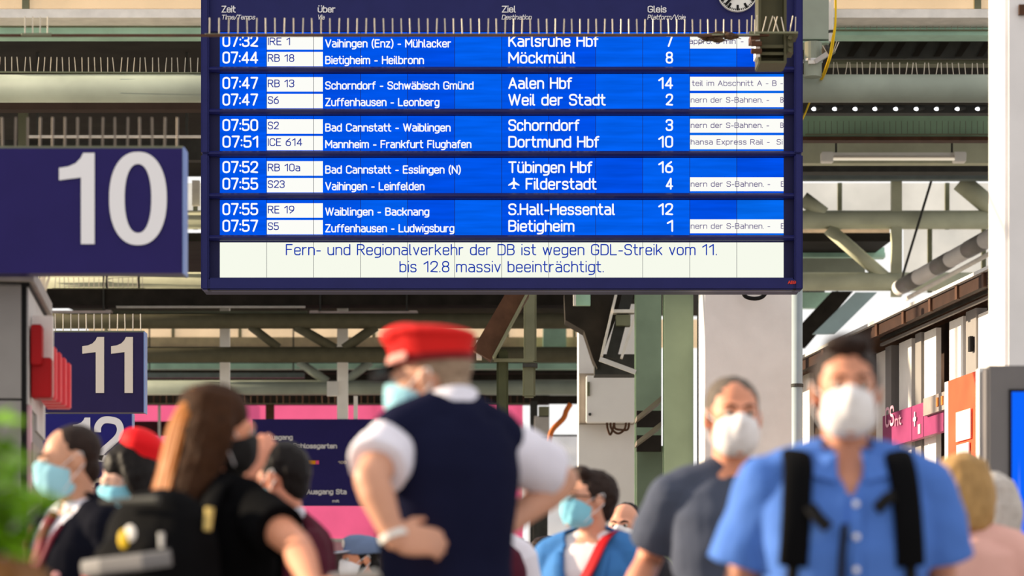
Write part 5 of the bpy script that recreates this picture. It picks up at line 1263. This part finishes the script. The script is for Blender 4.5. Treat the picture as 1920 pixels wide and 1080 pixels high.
# --- woman with red cap behind
p = Person('person with dark hair and a red cap behind the suited person', 268, 832, 10.4, -75, 'f', head=(-8, 22, 0), hoff=(0, -.03, -.01), tone=(222, 176, 156), tname='pale_skin', vox=.009)
p.top('jacket', M_SUIT, .022, 1.9, (.016, .018)); p.hair(M_HBL, 'bob'); p.mask(M_MASKT); p.trousers(M_TROU, M_SHOE)
rc = clay('red_cap', [p.hell((0, .09, .1), (.1, .085, .06), Matrix.Rotation(-.8, 3, 'X')), p.hell((0, .075, .07), (.09, .08, .07), Matrix.Rotation(-.6, 3, 'X'))], .008, 4, mat('bright_red_cloth', (226, 26, 34), .7, var=.05), p.root)

# --- man in maroon waistcoat, hand raised
p = Person('person with black hair and maroon waistcoat, one hand raised to the face', 532, 836, 9.6, -118, 'm', head=(4, 8, 0), tone=(206, 138, 112), tname='warm_skin', vox=.009, wide=.9,
    arms={'L': (D(452, 985, 9.25), D(470, 885, 9.2), (Vector((.32, .1, .8)), Vector((-.3, -.9, .1)), .25))})
p.top('shirt', M_WSH, .01, 1.0, (.01, .012), bump=.004); p.collar(M_WSH, .05, .074, 10)
p.top('waistcoat', mat('maroon_waistcoat', (74, 20, 38), .8, var=.1), .03, .5, (.03, .02), bump=.005)
p.hair(M_HBL, 'wavy'); p.mask(M_MASKB); p.trousers(M_TROU, M_SHOE)

# --- colleague behind the conductor
p = Person('person in white shirt and maroon waistcoat mostly hidden behind the red-capped person', 890, 872, 10.6, 20, 'm', tone=(206, 150, 122), tname='skin', vox=.01)
M_MAR = mat('maroon_waistcoat', (74, 20, 38))
p.top('shirt', M_WSH, .014, 1.9, (.02, .02), bump=.008); p.collar(M_WSH, .045, .076, 10)
p.top('waistcoat', M_MAR, .028, arms='', z0=.84, z1=1.455, bump=.004, cut=vcut(p, 1.2, .4), solid=.006)
p.hair(M_HBR, 'short'); p.mask(M_MASKB); p.trousers(M_TROU, M_SHOE)

# --- man with grey-blue cap
p = Person('person with a grey-blue cap, dark beard and white mask below the pink banner', 682, 1012, 14, -62, 'm', head=(-8, 2, 0), tone=(204, 136, 104), tname='tan_skin', vox=.01)
p.top('jacket', mat('charcoal_cloth', (46, 44, 50), .8), .02, 1.9, (.016, .016)); p.hair(M_HBL, 'short')
clay('beard', [p.htube([(-.066, .0, -.02), (-.06, -.03, -.07), (-.03, -.07, -.1), (.03, -.07, -.1), (.06, -.03, -.07), (.066, .0, -.02)], .017)], .008, 3, M_HBL, p.root)
p.mask(M_MASKW)
M_CAPB = mat('grey_blue_cap_cloth', (104, 120, 152), .8, var=.06)
cp = clay('cap', [p.hell((0, .014, .07), (.092, .108, .075), None, 2.3), p.hell((0, -.02, .1), (.08, .075, .05), None, 2.6)], .007, 3, M_CAPB, p.root, cut=lambda c, p=p: ((p.HR.transposed() @ (c - p.hc)) / p.s).z < .038, solid=.004)
v, f = p.hell((0, -.125, .052), (.075, .085, .006), Matrix.Rotation(.1, 3, 'X')); MB().add(v, f).obj('cap_peak', mat('pale_peak_cloth', (186, 188, 204), .8, var=.04), cp, smooth=True)
v, f = p.hell((0, -.096, .1), (.02, .006, .024)); MB().add(v, f).obj('cap_badge', M_LETW, cp)
p.trousers(M_TROU, M_SHOE)

# --- man in blue blazer with red strap
p = Person('person in a blue blazer with glasses, turquoise mask and a red shoulder strap', 1108, 886, 11.4, -22, 'm', head=(-46, -4, 0), tone=(214, 156, 130), tname='light_skin', vox=.009, wide=.96)
M_BLZ = mat('blue_blazer', (62, 116, 178), .8, var=.08)
p.top('t_shirt', mat('white_jersey', (232, 222, 226), .8, var=.03), .01, .6, (.008, .008), bump=.004); p.collar(M_LET, .004, .086, 0, 'neckband')
p.top('blazer', M_BLZ, .03, 1.9, (.022, .02), bump=.007, cut=vcut(p, .98, .19), solid=.008)
for sx in (-1, 1):
    a = [p.surf(sx * ((z - .98) * .19 + .022), z, True, .038) for z in (1.08, 1.2, 1.3, 1.36, 1.42)]
    MB().tube(a, [(.012, .006), (.022, .007), (.03, .007), (.026, .007), (.016, .006)], 8, side=p.R @ Vector((1, 0, 0))).obj('lapel', M_BLZ, p.root, smooth=True)
p.hair(M_HDK, 'wavy'); p.brows(M_HDK); p.mask(M_MASKT); p.trousers(M_JEAN, M_SHOE)
gl = MB()
for sx in (-1, 1):
    c = [(sx * .033 + .024 * math.cos(t), -.108 + .012 * abs(math.cos(t)) * (1 if sx * math.cos(t) > 0 else 0), .01 + .017 * math.sin(t)) for t in [2 * PI * i / 14 for i in range(15)]]
    v, f = p.htube(c, .0022, 6); gl.add(v, f); v, f = p.htube([(sx * .056, -.098, .014), (sx * .078, -.04, .014), (sx * .086, .02, .014)], .0028, 6); gl.add(v, f)
v, f = p.htube([(-.01, -.11, .014), (.01, -.11, .014)], .0022, 6); gl.add(v, f); gl.obj('glasses', M_BLACK, p.root)
sb = T('shoulder_bag', 'red shoulder bag strap across the blue blazer with the bag at the hip', 'bag', p.tf((-.24, .0, .8)))
pts = [p.tf((.1, .13, 1.36)), p.tf((.1, .07, 1.47)), p.tf((.095, -.0, 1.5)), p.tf((.085, -.09, 1.46)), p.surf(.06, 1.36, True, .05), p.surf(.0, 1.24, True, .05), p.surf(-.08, 1.1, True, .05), p.surf(-.15, .98, True, .06), p.tf((-.235, -.0, .9))]
MB().tube(smoothpath(pts, 5), (.034, .006), 10, side=p.R @ Vector((.8, 0, .6))).obj('strap', mat('red_webbing', (160, 10, 22), .6, var=.06), sb, smooth=True)
q = p.surf(.02, 1.28, True, .058); MB().bar(q - Vector((.03, 0, .03)), q + Vector((.03, 0, .03)), .07, .012, (0, 1, 0)).obj('strap_slider', mat('dark_red_slider', (120, 16, 26), .5), sb) if False else MB().ell(q, (.034, .01, .016), 10, Matrix.Rotation(.6, 3, 'Y'), 4).obj('strap_slider', mat('dark_red_slider', (110, 14, 24), .5), sb)
clay('bag_body', [ell(p.tf((-.25, .02, .8)), (.05, .14, .11), 16, p.R, 3.5)], .012, 2, mat('red_bag', (150, 24, 32), .6), sb)

# --- balding man far behind
p = Person('balding person with a white mask behind the blue blazer', 1172, 946, 15, -12, 'm', head=(-8, 4, 0), tone=(212, 150, 124), tname='rosy_skin', vox=.011)
p.top('jacket', mat('charcoal_cloth', (46, 44, 50)), .02, 1.9, (.016, .016)); p.hair(M_HBL, 'ring'); p.brows(M_HBL); p.mask(M_MASKW); p.trousers(M_TROU, M_SHOE)
# --- curly head
p = Person('distant person with dark curly hair low down left of the blue blazer', 1018, 1010, 18, 150, 'f', tone=(170, 120, 96), tname='brown_skin', vox=.012)
p.top('jumper', mat('plum_jumper', (72, 40, 54), .8), .02, 1.9, (.016, .016)); p.hair(M_HDK, 'wavy'); p.trousers(M_TROU, M_SHOE)
# --- blonde woman
p = Person('person with blond hair and a pink top seen from behind, next to the blue screen', 1806, 856, 9.0, 172, 'f', head=(-6, 4, 0), tone=(222, 176, 156), tname='pale_skin', vox=.009, wide=1.28)
p.top('pink_top', mat('dusty_pink_cloth', (222, 172, 162), .8, var=.05, bump=.1), .024, 1.9, (.02, .03), bump=.012, freq=7); p.hair(mat('blond_hair', (168, 132, 84), .55, scale=50, var=.22, spec=.15, stretch=.12), 'bob'); p.trousers(M_JEAN, M_SHOE)
# --- grey-haired person
p = Person('person with grey hair and a black top half hidden behind the blond person', 1862, 893, 10.2, 160, 'f', tone=(214, 160, 140), tname='skin_rose', vox=.01, wide=1.2)
p.top('top', M_BLT, .02, 1.9, (.016, .02)); p.hair(mat('silver_hair', (188, 180, 174), .55, scale=50, var=.14, stretch=.12), 'bob'); p.trousers(M_TROU, M_SHOE)
